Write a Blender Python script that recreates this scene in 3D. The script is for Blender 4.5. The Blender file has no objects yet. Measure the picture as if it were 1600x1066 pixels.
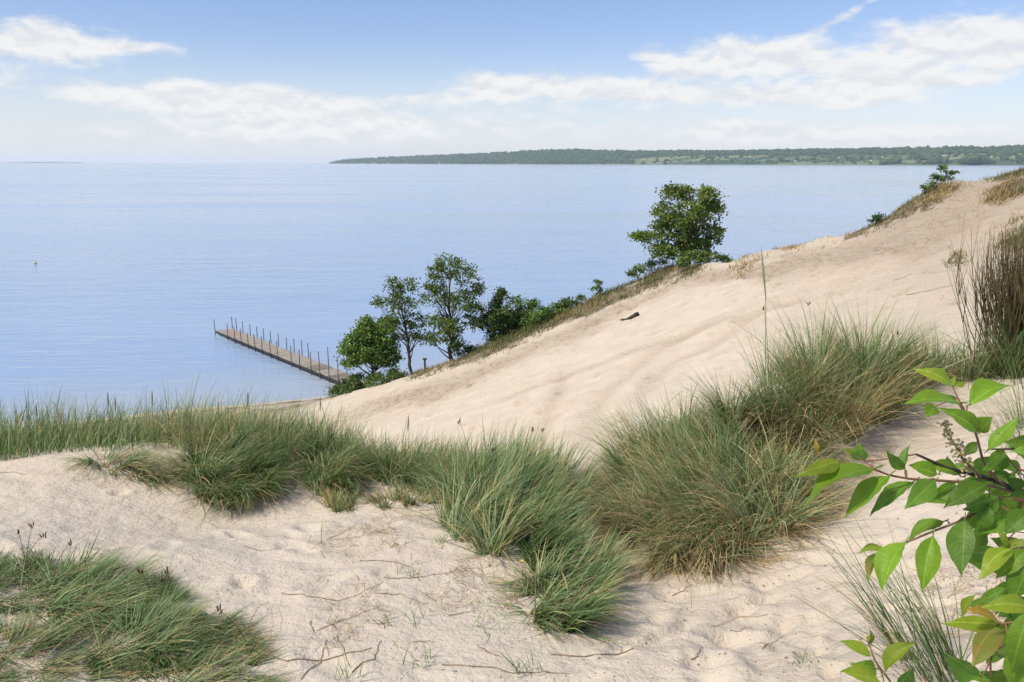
import bpy, math, random
import numpy as np
from mathutils import Vector, Matrix

# ------------------------------------------------------------------ camera, sky, sun, exposure
scn = bpy.context.scene
COL = scn.collection
F = 1244.0                                   # focal length in pixels of the 1600 wide photograph
PITCH = math.atan(279.0 / F)                 # the horizon lies 279 px above the middle
CAMZ = 18.0                                  # metres above the sea
SP, CP = math.sin(PITCH), math.cos(PITCH)
cam = bpy.data.cameras.new('camera'); camo = bpy.data.objects.new('camera', cam); COL.objects.link(camo)
cam.sensor_width = 36.0; cam.lens = 36.0 * F / 1600.0
cam.clip_start = 0.05; cam.clip_end = 200000
camo.location = (0, 0, CAMZ); camo.rotation_euler = (math.pi / 2 - PITCH, 0, 0)
scn.camera = camo

SUN_EL, SUN_AZ = 52.0, -118.0                # azimuth clockwise from the view direction
EXPOSURE = 0.30
scn.view_settings.view_transform = 'Standard'; scn.view_settings.look = 'None'
scn.view_settings.gamma = 1.0; scn.view_settings.exposure = EXPOSURE
scn.view_settings.use_curve_mapping = False
scn.cycles.use_denoising = True
scn.cycles.max_bounces = 4; scn.cycles.diffuse_bounces = 3; scn.cycles.glossy_bounces = 2; scn.cycles.transmission_bounces = 2; scn.cycles.transparent_max_bounces = 8
scn.cycles.volume_bounces = 1

class NT:
    """small helper round a node tree"""
    def __init__(s, tree): s.t = tree; tree.nodes.clear()
    def n(s, typ, **kw):
        nd = s.t.nodes.new(typ)
        for k, v in kw.items(): setattr(nd, k, v)
        return nd
    def l(s, a, b): s.t.links.new(a, b)
    def put(s, sock, v):
        if isinstance(v, bpy.types.NodeSocket): s.l(v, sock)
        else: sock.default_value = v
    def m(s, op, a, b=None, c=None, clamp=False):
        nd = s.n('ShaderNodeMath', operation=op); nd.use_clamp = clamp
        for i, v in enumerate((a, b, c)):
            if v is not None: s.put(nd.inputs[i], v)
        return nd.outputs[0]
    def mix(s, f, a, b, blend='MIX'):
        nd = s.n('ShaderNodeMix', data_type='RGBA', blend_type=blend)
        s.put(nd.inputs[0], f)
        for i, v in ((6, a), (7, b)):
            if isinstance(v, tuple) and len(v) == 3: v = (*v, 1)
            s.put(nd.inputs[i], v)
        return nd.outputs[2]
    def noise(s, vec, scale, detail=4.0, rough=0.55, dist=0.0):
        nd = s.n('ShaderNodeTexNoise'); nd.inputs['Scale'].default_value = scale
        nd.inputs['Detail'].default_value = detail; nd.inputs['Roughness'].default_value = rough
        nd.inputs['Distortion'].default_value = dist
        if vec is not None: s.l(vec, nd.inputs['Vector'])
        return nd.outputs['Fac']
    def smooth(s, v, lo, hi, a=0.0, b=1.0):
        nd = s.n('ShaderNodeMapRange', interpolation_type='SMOOTHSTEP')
        s.put(nd.inputs[0], v); nd.inputs[1].default_value = lo; nd.inputs[2].default_value = hi
        nd.inputs[3].default_value = a; nd.inputs[4].default_value = b
        return nd.outputs[0]
    def ramp(s, v, stops):
        nd = s.n('ShaderNodeValToRGB'); el = nd.color_ramp.elements
        while len(el) < len(stops): el.new(0.5)
        for e, (p, c) in zip(el, stops): e.position = p; e.color = (*c, 1)
        s.put(nd.inputs[0], v); return nd.outputs[0]
    def scalevec(s, vec, sc):
        nd = s.n('ShaderNodeVectorMath', operation='MULTIPLY'); s.l(vec, nd.inputs[0]); nd.inputs[1].default_value = sc
        return nd.outputs[0]

def px_angles(px, py):
    v = 533.0 - py
    x, y, z = px - 800.0, F * CP + v * SP, -F * SP + v * CP
    return math.atan2(x, y), math.atan2(z, math.hypot(x, y))

def build_world():
    w = bpy.data.worlds.new('World'); scn.world = w; w.use_nodes = True
    w.cycles.sampling_method = 'MANUAL'; w.cycles.sample_map_resolution = 512
    g = NT(w.node_tree)
    out = g.n('ShaderNodeOutputWorld'); bg = g.n('ShaderNodeBackground'); g.l(bg.outputs[0], out.inputs[0])
    sky = g.n('ShaderNodeTexSky', sky_type='NISHITA'); sky.sun_disc = False
    sky.sun_elevation = math.radians(SUN_EL); sky.sun_rotation = math.radians(SUN_AZ)
    sky.altitude = 0; sky.air_density = 1.0; sky.dust_density = 0.35; sky.ozone_density = 3.0
    tc = g.n('ShaderNodeTexCoord'); sep = g.n('ShaderNodeSeparateXYZ'); g.l(tc.outputs['Generated'], sep.inputs[0])
    x, y, z = sep.outputs
    az = g.m('ARCTAN2', x, y); el = g.m('ARCSINE', z)
    # clouds seen over the bay: (px, py, half width, half height, strength, tilt deg)
    blobs = [(62, 66, 105, 30, 1.15, 0), (215, 76, 70, 10, .5, 0),
             (400, 160, 175, 25, 1.15, 3), (300, 152, 100, 18, .5, 0), (540, 188, 95, 12, .75, 3), (470, 210, 150, 14, .5, 0),
             (300, 205, 330, 34, .42, 0), (80, 140, 150, 16, .4, 5),
             (765, 140, 75, 26, .8, 0), (940, 140, 165, 21, 1.1, 3), (645, 156, 55, 9, .6, 0), (840, 200, 230, 30, .5, 0),
             (1185, 92, 125, 32, 1.15, 4), (1340, 150, 100, 20, .95, 0), (1190, 152, 110, 13, .75, 0), (1035, 98, 55, 18, .65, 20),
             (1385, 112, 60, 16, .7, 0), (1525, 62, 150, 38, 1.15, 0), (1480, 128, 90, 10, .6, 0), (1600, 95, 60, 14, .6, 0),
             (1150, 206, 70, 17, 1.0, 0), (1320, 213, 170, 13, .9, 0), (1500, 190, 160, 22, .35, 0),
             (1325, 22, 75, 7, .55, -28), (703, 65, 6, 34, .3, -12)]
    tot = None
    for (px, py, hw, hh, amp, tilt) in blobs:
        a0, e0 = px_angles(px, py); wv = hw / F * 0.88; hv = hh / F * 0.88
        t = math.radians(tilt); c, s_ = math.cos(t), math.sin(t)
        da = g.m('SUBTRACT', az, a0); de = g.m('SUBTRACT', el, e0)
        u = g.m('MULTIPLY_ADD', da, c / wv, g.m('MULTIPLY', de, -s_ / wv))
        v = g.m('MULTIPLY_ADD', da, s_ / hv, g.m('MULTIPLY', de, c / hv))
        q = g.m('ADD', g.m('MULTIPLY', u, u), g.m('MULTIPLY', v, v))
        e = g.m('MULTIPLY', g.m('POWER', 2.71828, g.m('MULTIPLY', q, -0.8)), amp)
        tot = e if tot is None else g.m('ADD', tot, e)
    comb = g.n('ShaderNodeCombineXYZ'); g.l(g.m('MULTIPLY', az, 15.0), comb.inputs[0]); g.l(g.m('MULTIPLY', el, 34.0), comb.inputs[1])
    nz = g.noise(comb.outputs[0], 1.5, 6.0, 0.58, 0.2)
    cs = g.n('ShaderNodeVectorMath', operation='ADD'); g.l(comb.outputs[0], cs.inputs[0]); cs.inputs[1].default_value = (.0, .28, .0)
    nz2 = g.noise(cs.outputs[0], 1.5, 6.0, 0.58, 0.2)
    dens = g.m('MULTIPLY_ADD', g.m('SUBTRACT', nz, .5), 1.5, tot)
    placed = g.smooth(dens, .28, .95)
    placed = g.m('MULTIPLY', placed, g.smooth(tot, .04, .4))
    # the same kind of broken cloud over the rest of the sky
    dv = g.m('ADD', g.m('ABSOLUTE', z), .10)
    c2 = g.n('ShaderNodeCombineXYZ'); g.l(g.m('DIVIDE', x, dv), c2.inputs[0]); g.l(g.m('DIVIDE', y, dv), c2.inputs[1])
    gen = g.smooth(g.noise(c2.outputs[0], .9, 5.0, 0.58), .50, .70)
    front = g.m('MULTIPLY', g.smooth(g.m('ABSOLUTE', az), .62, .85, 1.0, 0.0), g.smooth(el, .19, .30, 1.0, 0.0))
    gen = g.m('MULTIPLY', gen, g.m('SUBTRACT', 1.0, front))
    cloud = g.m('MAXIMUM', placed, g.m('MULTIPLY', gen, .85))
    # thin white veil towards the horizon
    veil = g.m('MULTIPLY', g.smooth(el, .0, .15, 1.0, 0.0), .66)
    veil = g.m('MULTIPLY', veil, g.m('MULTIPLY_ADD', nz, .5, .72))
    tint = g.mix(1.0, sky.outputs[0], (1.13, 1.08, 1.22), 'MULTIPLY')
    base = g.mix(veil, tint, (7.0, 7.25, 7.5))
    shade = g.mix(g.smooth(g.m('SUBTRACT', nz, nz2), -.16, .10), (6.7, 6.8, 7.0), (7.9, 7.85, 7.7))
    col = g.mix(g.m('MULTIPLY', cloud, .93), base, shade)
    # below the horizon (never seen: the sea covers it)
    g.l(col, bg.inputs[0]); bg.inputs[1].default_value = 0.096
build_world()

sun = bpy.data.lights.new('sun', 'SUN'); suno = bpy.data.objects.new('sun', sun); COL.objects.link(suno)
sun.energy = 3.7; sun.angle = math.radians(7); sun.color = (1.0, .935, .80)
sa, se = math.radians(SUN_AZ), math.radians(SUN_EL)
sdir = Vector((math.sin(sa) * math.cos(se), math.cos(sa) * math.cos(se), math.sin(se)))
suno.rotation_euler = sdir.to_track_quat('Z', 'Y').to_euler(); suno.location = sdir * 60

rng = np.random.default_rng(7); random.seed(7)

# ------------------------------------------------------------------ mesh helpers
def tag(o, label=None, cat=None, group=None, kind=None):
    for k, v in (('label', label), ('category', cat), ('group', group), ('kind', kind)):
        if v: o[k] = v
    return o
def link(name, me, mat=None, parent=None, loc=None):
    o = bpy.data.objects.new(name, me); COL.objects.link(o)
    if me is not None and mat is not None and not me.materials: me.materials.append(mat)
    if parent is not None: o.parent = parent
    if loc is not None: o.location = loc
    return o
def empty(name, loc=(0, 0, 0)):
    o = bpy.data.objects.new(name, None); COL.objects.link(o); o.location = loc; o.empty_display_size = .1
    return o
def mesh_np(name, V, quads=None, tris=None, attrs=None, smooth=False):
    """mesh from numpy arrays"""
    me = bpy.data.meshes.new(name); V = np.asarray(V, np.float32)
    q = np.zeros((0, 4), np.int32) if quads is None else np.asarray(quads, np.int32).reshape(-1, 4)
    t = np.zeros((0, 3), np.int32) if tris is None else np.asarray(tris, np.int32).reshape(-1, 3)
    me.vertices.add(len(V)); me.vertices.foreach_set('co', V.ravel())
    idx = np.concatenate([q.ravel(), t.ravel()]); me.loops.add(len(idx)); me.loops.foreach_set('vertex_index', idx)
    st = np.concatenate([np.arange(len(q)) * 4, len(q) * 4 + np.arange(len(t)) * 3]).astype(np.int32)
    me.polygons.add(len(st)); me.polygons.foreach_set('loop_start', st)
    me.polygons.foreach_set('use_smooth', np.full(len(st), smooth, bool))
    for k, a in (attrs or {}).items():
        at = me.attributes.new(k, 'FLOAT', 'POINT'); at.data.foreach_set('value', np.asarray(a, np.float32))
    me.update(calc_edges=True); me.validate(); return me

class MB:
    """collects tubes, boxes and free faces into one mesh"""
    def __init__(s): s.v = []; s.q = []; s.t = []; s.n = 0
    def add(s, V, q=None, t=None):
        V = np.asarray(V, float); s.v.append(V)
        if q is not None and len(q): s.q.append(np.asarray(q) + s.n)
        if t is not None and len(t): s.t.append(np.asarray(t) + s.n)
        s.n += len(V)
    def tube(s, P, R, sides=6):
        P = np.asarray(P, float); n = len(P); R = np.broadcast_to(np.asarray(R, float), (n,))
        T = np.gradient(P, axis=0); T /= np.linalg.norm(T, axis=1, keepdims=True) + 1e-9
        ref = np.array([0, 0, 1.]) if abs(T[:, 2]).mean() < .8 else np.array([1., 0, 0])
        A = np.cross(T, ref); A /= np.linalg.norm(A, axis=1, keepdims=True) + 1e-9; B = np.cross(T, A)
        an = np.arange(sides) * 2 * math.pi / sides
        V = P[:, None] + R[:, None, None] * (np.cos(an)[None, :, None] * A[:, None] + np.sin(an)[None, :, None] * B[:, None])
        i = np.arange(n - 1)[:, None] * sides; j = np.arange(sides)[None]; k = (j + 1) % sides
        q = np.stack([i + j, i + k, i + sides + k, i + sides + j], -1).reshape(-1, 4)
        V = np.concatenate([V.reshape(-1, 3), P[:1], P[-1:]]); m = n * sides
        jj = np.arange(sides); kk = (jj + 1) % sides
        t = np.concatenate([np.stack([kk, jj, np.full(sides, m)], -1), np.stack([m - sides + jj, m - sides + kk, np.full(sides, m + 1)], -1)])
        s.add(V, q, t)
    def box(s, c, size, R=None):
        h = np.asarray(size) / 2.
        V = np.array([(x, y, z) for x in (-1, 1) for y in (-1, 1) for z in (-1, 1)], float) * h
        if R is not None: V = V @ np.asarray(R).T
        s.add(V + np.asarray(c), [(0, 1, 3, 2), (4, 6, 7, 5), (0, 4, 5, 1), (2, 3, 7, 6), (0, 2, 6, 4), (1, 5, 7, 3)])
    def mesh(s, name, attrs=None, smooth=True):
        return mesh_np(name, np.concatenate(s.v), np.concatenate(s.q) if s.q else None, np.concatenate(s.t) if s.t else None, attrs, smooth)

def newmat(name):
    m = bpy.data.materials.new(name); m.use_nodes = True; g = NT(m.node_tree)
    out = g.n('ShaderNodeOutputMaterial'); b = g.n('ShaderNodeBsdfPrincipled'); g.l(b.outputs[0], out.inputs[0])
    return m, g, b, out
def bump(g, b, h, strength, dist):
    nd = g.n('ShaderNodeBump'); nd.inputs['Strength'].default_value = strength; nd.inputs['Distance'].default_value = dist
    g.l(h, nd.inputs['Height']); g.l(nd.outputs[0], b.inputs['Normal'])
def attr(g, name):
    a = g.n('ShaderNodeAttribute'); a.attribute_name = name; return a.outputs['Fac']
def objco(g): return g.n('ShaderNodeTexCoord').outputs['Object']
def geopos(g): return g.n('ShaderNodeNewGeometry').outputs['Position']

def mat_simple(name, c1, c2, scale=6, rough=.8, bs=.3, bd=.01, stretch=(1, 1, 1)):
    m, g, b, o = newmat(name); p = g.scalevec(geopos(g), stretch); n = g.noise(p, scale, 5)
    g.l(g.mix(g.smooth(n, .3, .7), c1, c2), b.inputs['Base Color']); b.inputs['Roughness'].default_value = rough
    if bs: bump(g, b, n, bs, bd)
    return m
def mat_blade(name, stops, rough=.55, trans=.25):
    """foliage whose colour runs over the mesh attribute tint, with some light let through"""
    m, g, b, o = newmat(name); c = g.ramp(attr(g, 'tint'), stops); g.l(c, b.inputs['Base Color'])
    b.inputs['Roughness'].default_value = rough; b.inputs['Specular IOR Level'].default_value = .3
    tr = g.n('ShaderNodeBsdfTranslucent'); g.l(c, tr.inputs[0]); mx = g.n('ShaderNodeMixShader'); mx.inputs[0].default_value = trans
    g.l(b.outputs[0], mx.inputs[1]); g.l(tr.outputs[0], mx.inputs[2]); g.l(mx.outputs[0], o.inputs[0])
    return m

# ------------------------------------------------------------------ noise in numpy
def vnoise(x, y, seed=0):
    xi = np.floor(x).astype(np.int64); yi = np.floor(y).astype(np.int64); fx = x - xi; fy = y - yi
    def h(a, b):
        n = (a * 374761393 + b * 668265263 + seed * 974634541) & 0xffffffff
        n = ((n ^ (n >> 13)) * 1274126177) & 0xffffffff
        return ((n ^ (n >> 16)) & 0xffff) / 65535.0
    fx = fx * fx * (3 - 2 * fx); fy = fy * fy * (3 - 2 * fy)
    return (h(xi, yi) * (1 - fx) + h(xi + 1, yi) * fx) * (1 - fy) + (h(xi, yi + 1) * (1 - fx) + h(xi + 1, yi + 1) * fx) * fy
def fbm(x, y, oct=4, seed=0):
    s = 0; a = .5
    for i in range(oct): s = s + a * (vnoise(x, y, seed + i * 17) - .5); x = x * 2.03 + 3.1; y = y * 2.03 + 7.7; a *= .5
    return s

# ------------------------------------------------------------------ pixels and rays
def Tdip(py):
    v = 533.0 - np.asarray(py, float); return (F * SP - v * CP) / (F * CP + v * SP)
def KX(px, py):
    v = 533.0 - np.asarray(py, float); return (np.asarray(px, float) - 800.0) / (F * CP + v * SP)
def at(px, py, Y):
    return np.array([KX(px, py) * Y, Y, CAMZ - Tdip(py) * Y])
def project(P):
    P = np.asarray(P, float); x, y, z = P[..., 0], P[..., 1], P[..., 2] - CAMZ
    d = y * CP - z * SP; u = y * SP + z * CP
    return 800 + F * x / d, 533 - F * u / d

# ------------------------------------------------------------------ terrain
SKY = np.array([(510, 626), (640, 588), (700, 569), (740, 552), (800, 523), (860, 498), (930, 467), (1000, 440), (1050, 420), (1090, 413), (1140, 413), (1165, 403), (1200, 391), (1240, 385), (1330, 369), (1400, 336), (1440, 306), (1480, 286), (1530, 281), (1600, 267)], float)
_T, _K = Tdip(SKY[:, 1]), KX(SKY[:, 0], SKY[:, 1]); _Y = (CAMZ - 6.62) / (_T + .42 * _K); _X = _K * _Y; _o = np.argsort(_X)
CRX = np.r_[-60, _X[_o], 45, 60]; CRY = np.r_[60, _Y[_o], 40, 38]
def crestY(x): return np.interp(x, CRX, CRY)
def shoreY(x): return 60.3 + (x + 14.3) * .42
def smax(a, b, k): return .5 * (a + b + np.sqrt((a - b) ** 2 + k * k))
def main_z(x, Y):
    beach = np.minimum(.085 * (shoreY(x) - Y), .9)
    z = smax(6.75 + .42 * x, beach, .7)
    return smax(z, 13.2 - .58 * (Y - 10), 1.0) - .15

def terrain_points():
    pts = []
    def add(px, py, Y): pts.append(tuple(at(px, py, Y)))
    for a in [(-300, 1066, 2.7), (0, 1066, 2.75), (400, 1066, 2.8), (800, 1066, 2.8), (1100, 1066, 2.75), (1400, 1066, 2.5), (1700, 1066, 2.2),
              (-200, 950, 3.35), (0, 950, 3.4), (300, 950, 3.5), (600, 950, 3.48), (850, 950, 3.5), (1050, 950, 3.68), (1300, 950, 3.45), (1550, 950, 2.95),
              (-200, 860, 4.1), (0, 860, 4.2), (300, 860, 4.35), (600, 860, 4.2), (780, 860, 4.15), (950, 870, 4.48), (1100, 880, 4.3), (1300, 840, 4.25), (1500, 800, 4.0), (1700, 760, 3.8),
              (-200, 790, 5.1), (0, 790, 5.2), (200, 790, 5.4), (370, 803, 5.5), (500, 795, 5.5), (620, 790, 5.2), (720, 790, 5.1), (830, 795, 5.05), (900, 790, 5.45), (1000, 790, 5.4),
              (-200, 735, 6.1), (0, 722, 6.2), (130, 706, 6.3), (250, 708, 6.3), (370, 715, 6.25), (500, 735, 6.05), (620, 752, 5.9), (720, 765, 5.6), (800, 765, 5.5),
              (890, 752, 5.9), (940, 735, 5.9), (1000, 705, 5.9), (1100, 655, 6.0), (1250, 605, 6.2), (1400, 598, 6.6), (1550, 590, 6.8), (1700, 570, 7.0),
              (1300, 750, 5.2), (1350, 700, 5.6), (1430, 650, 6.0), (1500, 700, 5.0), (1560, 640, 5.8)]: add(*a)
    for px, D in ((-300, 2.95), (0, 3.0), (400, 3.05), (640, 3.6), (890, 3.75), (1100, 3.35), (1400, 2.75), (1700, 2.5)):
        pts.append((KX(px, 700) * 8, 8, CAMZ - D))
    for x in (-7, -4, -1.5, 1, 3.5, 6, 9): pts.append((x, 10, 13.75 + (.35 if x > 3 else 0)))
    for x in (-5, -2.5, 0, 2.5, 5):
        pts.append((x, -1.5, CAMZ - 1.72)); pts.append((x, 1.2, CAMZ - 1.86 + .05 * x))
    for Y in (13, 17, 22, 28, 35, 43, 51, 60, 70):
        for x in np.arange(-60, 61, 7.5):
            if abs(x) < Y * 1.15 + 6: pts.append((x, Y, float(main_z(x, Y))))
    return np.array(pts)

def tps_fit(P):
    n = len(P); d = np.linalg.norm(P[:, None, :2] - P[None, :, :2], axis=2)
    K = np.where(d > 0, d * d * np.log(d + 1e-12), 0) + np.eye(n) * 1e-3
    A = np.zeros((n + 3, n + 3)); A[:n, :n] = K; Q = np.c_[np.ones(n), P[:, :2]]; A[:n, n:] = Q; A[n:, :n] = Q.T
    return np.linalg.solve(A, np.r_[P[:, 2], 0, 0, 0])
def tps_eval(P, c, x, y):
    out = c[-3] + c[-2] * x + c[-1] * y
    for i in range(len(P)):
        r2 = (x - P[i, 0]) ** 2 + (y - P[i, 1]) ** 2 + 1e-12
        out += c[i] * .5 * r2 * np.log(r2)
    return out

ROWS = np.concatenate([np.linspace(-2, 1.8, 20, endpoint=False), np.linspace(1.8, 8, 260, endpoint=False), np.linspace(8, 14, 60, endpoint=False),
                       np.linspace(14, 62, 400, endpoint=False), np.linspace(62, 110, 20)])
TC = np.linspace(-1.05, 1.05, 580)
def build_terrain():
    P = terrain_points(); c = tps_fit(P)
    Yg = np.repeat(ROWS[:, None], len(TC), 1); Xg = TC[None] * (Yg + 2.2)
    z = tps_eval(P, c, Xg.copy(), Yg)
    far = np.clip((Yg - 12) / 8, 0, 1)
    z = z * (1 - far) + main_z(Xg, Yg) * far
    # relief: hummocks, wind ripples, footprints, tracks
    near = np.clip((9 - Yg) / 3, 0, 1)
    z += fbm(Xg * .35, Yg * .35, 4, 3) * .36 * far * np.clip((Yg - 14) / 10, 0, 1) * np.clip((z - .5) / 3, 0, 1)
    z += fbm(Xg * 1.6, Yg * 1.6, 4, 9) * (.08 * near + .08 * far)
    z += fbm(Xg * 6, Yg * 6, 3, 21) * .02 * near
    rip = np.sin((Yg * 1.0 + Xg * .25 + fbm(Xg * 1.2, Yg * 1.2, 3, 5) * 1.3) * 2 * math.pi / .26)
    z += rip * .006 * near * np.clip(vnoise(Xg * .7, Yg * .7, 4) * 2 - .6, 0, 1)
    r2 = np.random.default_rng(11)
    for k in range(200):                                             # footprints and scuffs
        if k < 110: fx, fy = r2.uniform(-3.2, 2.6), r2.uniform(2.4, 6.4)
        else:
            q = at(r2.uniform(960, 1560), r2.uniform(720, 1060), 4.0); fx, fy = KX(q[0], 0), 0
            px, py = r2.uniform(960, 1560), r2.uniform(700, 1060); Yq = 1.9 / max(Tdip(py), .2) * 1.06; fx, fy = KX(px, py) * Yq, Yq
        an = r2.uniform(0, 6.3); a, b, dep = r2.uniform(.04, .2), r2.uniform(.03, .08), r2.uniform(.004, .03)
        j = (np.abs(ROWS - fy) < .6); i0, i1 = np.argmax(j), len(j) - np.argmax(j[::-1])
        dx, dy = Xg[i0:i1] - fx, Yg[i0:i1] - fy; u = (dx * math.cos(an) + dy * math.sin(an)) / a; v = (-dx * math.sin(an) + dy * math.cos(an)) / b
        q = u * u + v * v; z[i0:i1] += dep * (-np.exp(-q) + .55 * np.exp(-(np.sqrt(q) - 1.6) ** 2 * 3))
    # attributes: warm = freshly turned warmer sand, wrack = seaweed line, cover = dead grass litter
    warm = np.zeros_like(z)
    cd = crestY(Xg) - Yg
    dist_band = cd - (6.0 - Xg * .05) + fbm(Xg * .25, Yg * .25, 3, 31) * 5
    band = np.exp(-(dist_band / 2.2) ** 2) * np.clip((Xg + 14) / 6, 0, 1) * np.clip((Yg - 20) / 6, 0, 1)
    warm += band * .8
    warm += np.clip((Xg - 10) / 14, 0, 1) * np.clip((Yg - 18) / 10, 0, 1) * .85
    z += -band * .06 + band * (fbm(Xg * 1.4, Yg * 1.4, 3, 77) * .28 + fbm(Xg * 3.5, Yg * 3.5, 2, 78) * .16)
    for k in range(800):                                             # trodden line and scattered prints on the slope
        fx = r2.uniform(-12, 24); cyk = float(crestY(fx))
        fy = cyk - (6.0 - fx * .05) + r2.normal(0, 1.5) if k < 520 else r2.uniform(21, cyk - 1)
        a, b, dep, an = r2.uniform(.14, .30), r2.uniform(.11, .18), r2.uniform(.05, .15), r2.uniform(0, 6.3)
        i0, i1 = np.searchsorted(ROWS, fy - .9), np.searchsorted(ROWS, fy + .9); tcc = (fx / (fy + 2.2) + 1.05) / 2.1 * (len(TC) - 1); j0, j1 = max(0, int(tcc) - 16), int(tcc) + 16
        dx, dy = Xg[i0:i1, j0:j1] - fx, Yg[i0:i1, j0:j1] - fy; u = (dx * math.cos(an) + dy * math.sin(an)) / a; v = (-dx * math.sin(an) + dy * math.cos(an)) / b
        q = u * u + v * v; z[i0:i1, j0:j1] += dep * (-np.exp(-q) + .5 * np.exp(-(np.sqrt(q) - 1.6) ** 2 * 3)); warm[i0:i1, j0:j1] += .35 * np.exp(-q)
    for path, wd, dp in (([(1120, 495), (1060, 530), (1010, 560), (960, 600), (928, 640), (920, 662), (930, 690)], .5, .10),
                         ([(1170, 500), (1100, 545), (1050, 565), (1022, 590), (1005, 615), (985, 650)], .55, .09),
                         ([(1250, 470), (1120, 505), (1010, 545), (900, 580), (800, 620)], .45, .06),
                         ([(880, 590), (860, 640), (840, 690)], .4, .05)):
        pp = []
        for px, py in path:
            kx, T = float(KX(px, py)), float(Tdip(py)); Yp = (18 - 6.6) / (T + .42 * kx); pp.append((kx * Yp, Yp))
        pp = np.array(pp); dm = np.full(z.shape, 9.0)
        for a, b in zip(pp[:-1], pp[1:]):
            ab = b - a; t = np.clip(((Xg - a[0]) * ab[0] + (Yg - a[1]) * ab[1]) / (ab @ ab), 0, 1)
            dm = np.minimum(dm, np.hypot(Xg - a[0] - t * ab[0], Yg - a[1] - t * ab[1]))
        dm += fbm(Xg * .9, Yg * .9, 3, 91) * .7
        g = np.exp(-(dm / wd) ** 2); z += dp * (-g + .6 * np.exp(-((dm - wd * 1.9) / (wd * .8)) ** 2)); warm += g * .38
    z += np.clip(fbm(Xg * .5 + 3, Yg * .5, 4, 51), 0, 1) * .7 * np.exp(-(cd / 2.5) ** 2) * np.clip((Xg - 2) / 8, 0, 1)
    # seaward face behind the crest, then beach and seabed
    over = np.maximum(0, -cd); z = z - .62 * over * over / (over + 1.2)
    beach = np.clip(.085 * (shoreY(Xg) - Yg), -3, .9)
    z = np.where(Yg > 14, smax(z, beach, .25), z)
    sd = shoreY(Xg) - Yg
    wr = np.exp(-((sd - 3.2) / 1.5) ** 2) + .8 * np.exp(-((sd - .8) / .5) ** 2)
    wrack = np.clip(wr * (.7 + fbm(Xg * 1.2, Yg * 1.2, 3, 61) * 2.2), 0, 1)
    n, m = z.shape; i = np.arange(n - 1)[:, None] * m; j = np.arange(m - 1)[None]
    q = np.stack([i + j, i + j + 1, i + m + j + 1, i + m + j], -1).reshape(-1, 4)
    me = mesh_np('dune_sand', np.stack([Xg, Yg, z], -1).reshape(-1, 3), q, None, {'warm': np.clip(warm, 0, 1).ravel(), 'wrack': wrack.ravel()}, True)
    return z, me
ZG, dune_mesh = build_terrain()
def height(x, y):
    x = np.asarray(x, float); y = np.asarray(y, float)
    r = np.interp(y, ROWS, np.arange(len(ROWS))); c = (np.clip(x / (y + 2.2), -1.05, 1.05) + 1.05) / 2.1 * (len(TC) - 1)
    i = np.clip(r.astype(int), 0, len(ROWS) - 2); j = np.clip(c.astype(int), 0, len(TC) - 2); fr = r - i; fc = c - j
    return (ZG[i, j] * (1 - fc) + ZG[i, j + 1] * fc) * (1 - fr) + (ZG[i + 1, j] * (1 - fc) + ZG[i + 1, j + 1] * fc) * fr
YS = np.concatenate([np.arange(1.2, 14, .02), np.arange(14, 75, .1)])
def ground(px, py):
    """first point of the ground on the ray through a pixel"""
    k, T = float(KX(px, py)), float(Tdip(py)); h = height(k * YS, YS) - (CAMZ - T * YS)
    w = np.nonzero(h > 0)[0]; Y = YS[w[0]] if len(w) else float(crestY(0))
    return np.array([k * Y, Y, float(height(k * Y, Y))])

HEATH = [[(738, 566), (800, 540), (870, 508), (930, 484), (1000, 456), (1060, 436), (1100, 420), (1040, 405), (980, 430), (900, 460), (800, 500), (738, 540)],
         [(640, 596), (700, 576), (745, 560), (740, 545), (690, 560), (640, 582)], [(1318, 374), (1345, 368), (1390, 354), (1420, 336), (1440, 318), (1440, 300), (1380, 330), (1340, 358), (1318, 366)],
         [(1440, 325), (1465, 318), (1490, 300), (1500, 286), (1440, 290)], [(1540, 318), (1560, 322), (1610, 300), (1610, 278), (1570, 284), (1545, 300)], [(1540, 284), (1600, 272), (1600, 260), (1545, 272)]]
def inpoly(px, py, poly):
    c = np.zeros(len(px), bool); n = len(poly)
    for i in range(n):
        x1, y1 = poly[i]; x2, y2 = poly[(i + 1) % n]
        if y1 != y2: c ^= ((y1 > py) != (y2 > py)) & (px < (x2 - x1) * (py - y1) / (y2 - y1) + x1)
    return c
def add_cover():
    V = np.empty(len(dune_mesh.vertices) * 3, np.float32); dune_mesh.vertices.foreach_get('co', V); V = V.reshape(-1, 3).astype(float); cov = np.zeros(len(V)); k = (V[:, 1] > 24) & (V[:, 2] > .3); px, py = project(V[k])
    py = py + fbm(V[k, 0] * .8, V[k, 1] * .8, 3, 5) * 30; m = np.zeros(len(px), bool)
    for p in HEATH: m |= inpoly(px, py, p)
    m |= (V[k, 1] > crestY(V[k, 0]) + 1.5) & (V[k, 2] > 1.2); cov[k] = m
    a = dune_mesh.attributes.new('cover', 'FLOAT', 'POINT'); a.data.foreach_set('value', cov.astype(np.float32))
add_cover()
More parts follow.
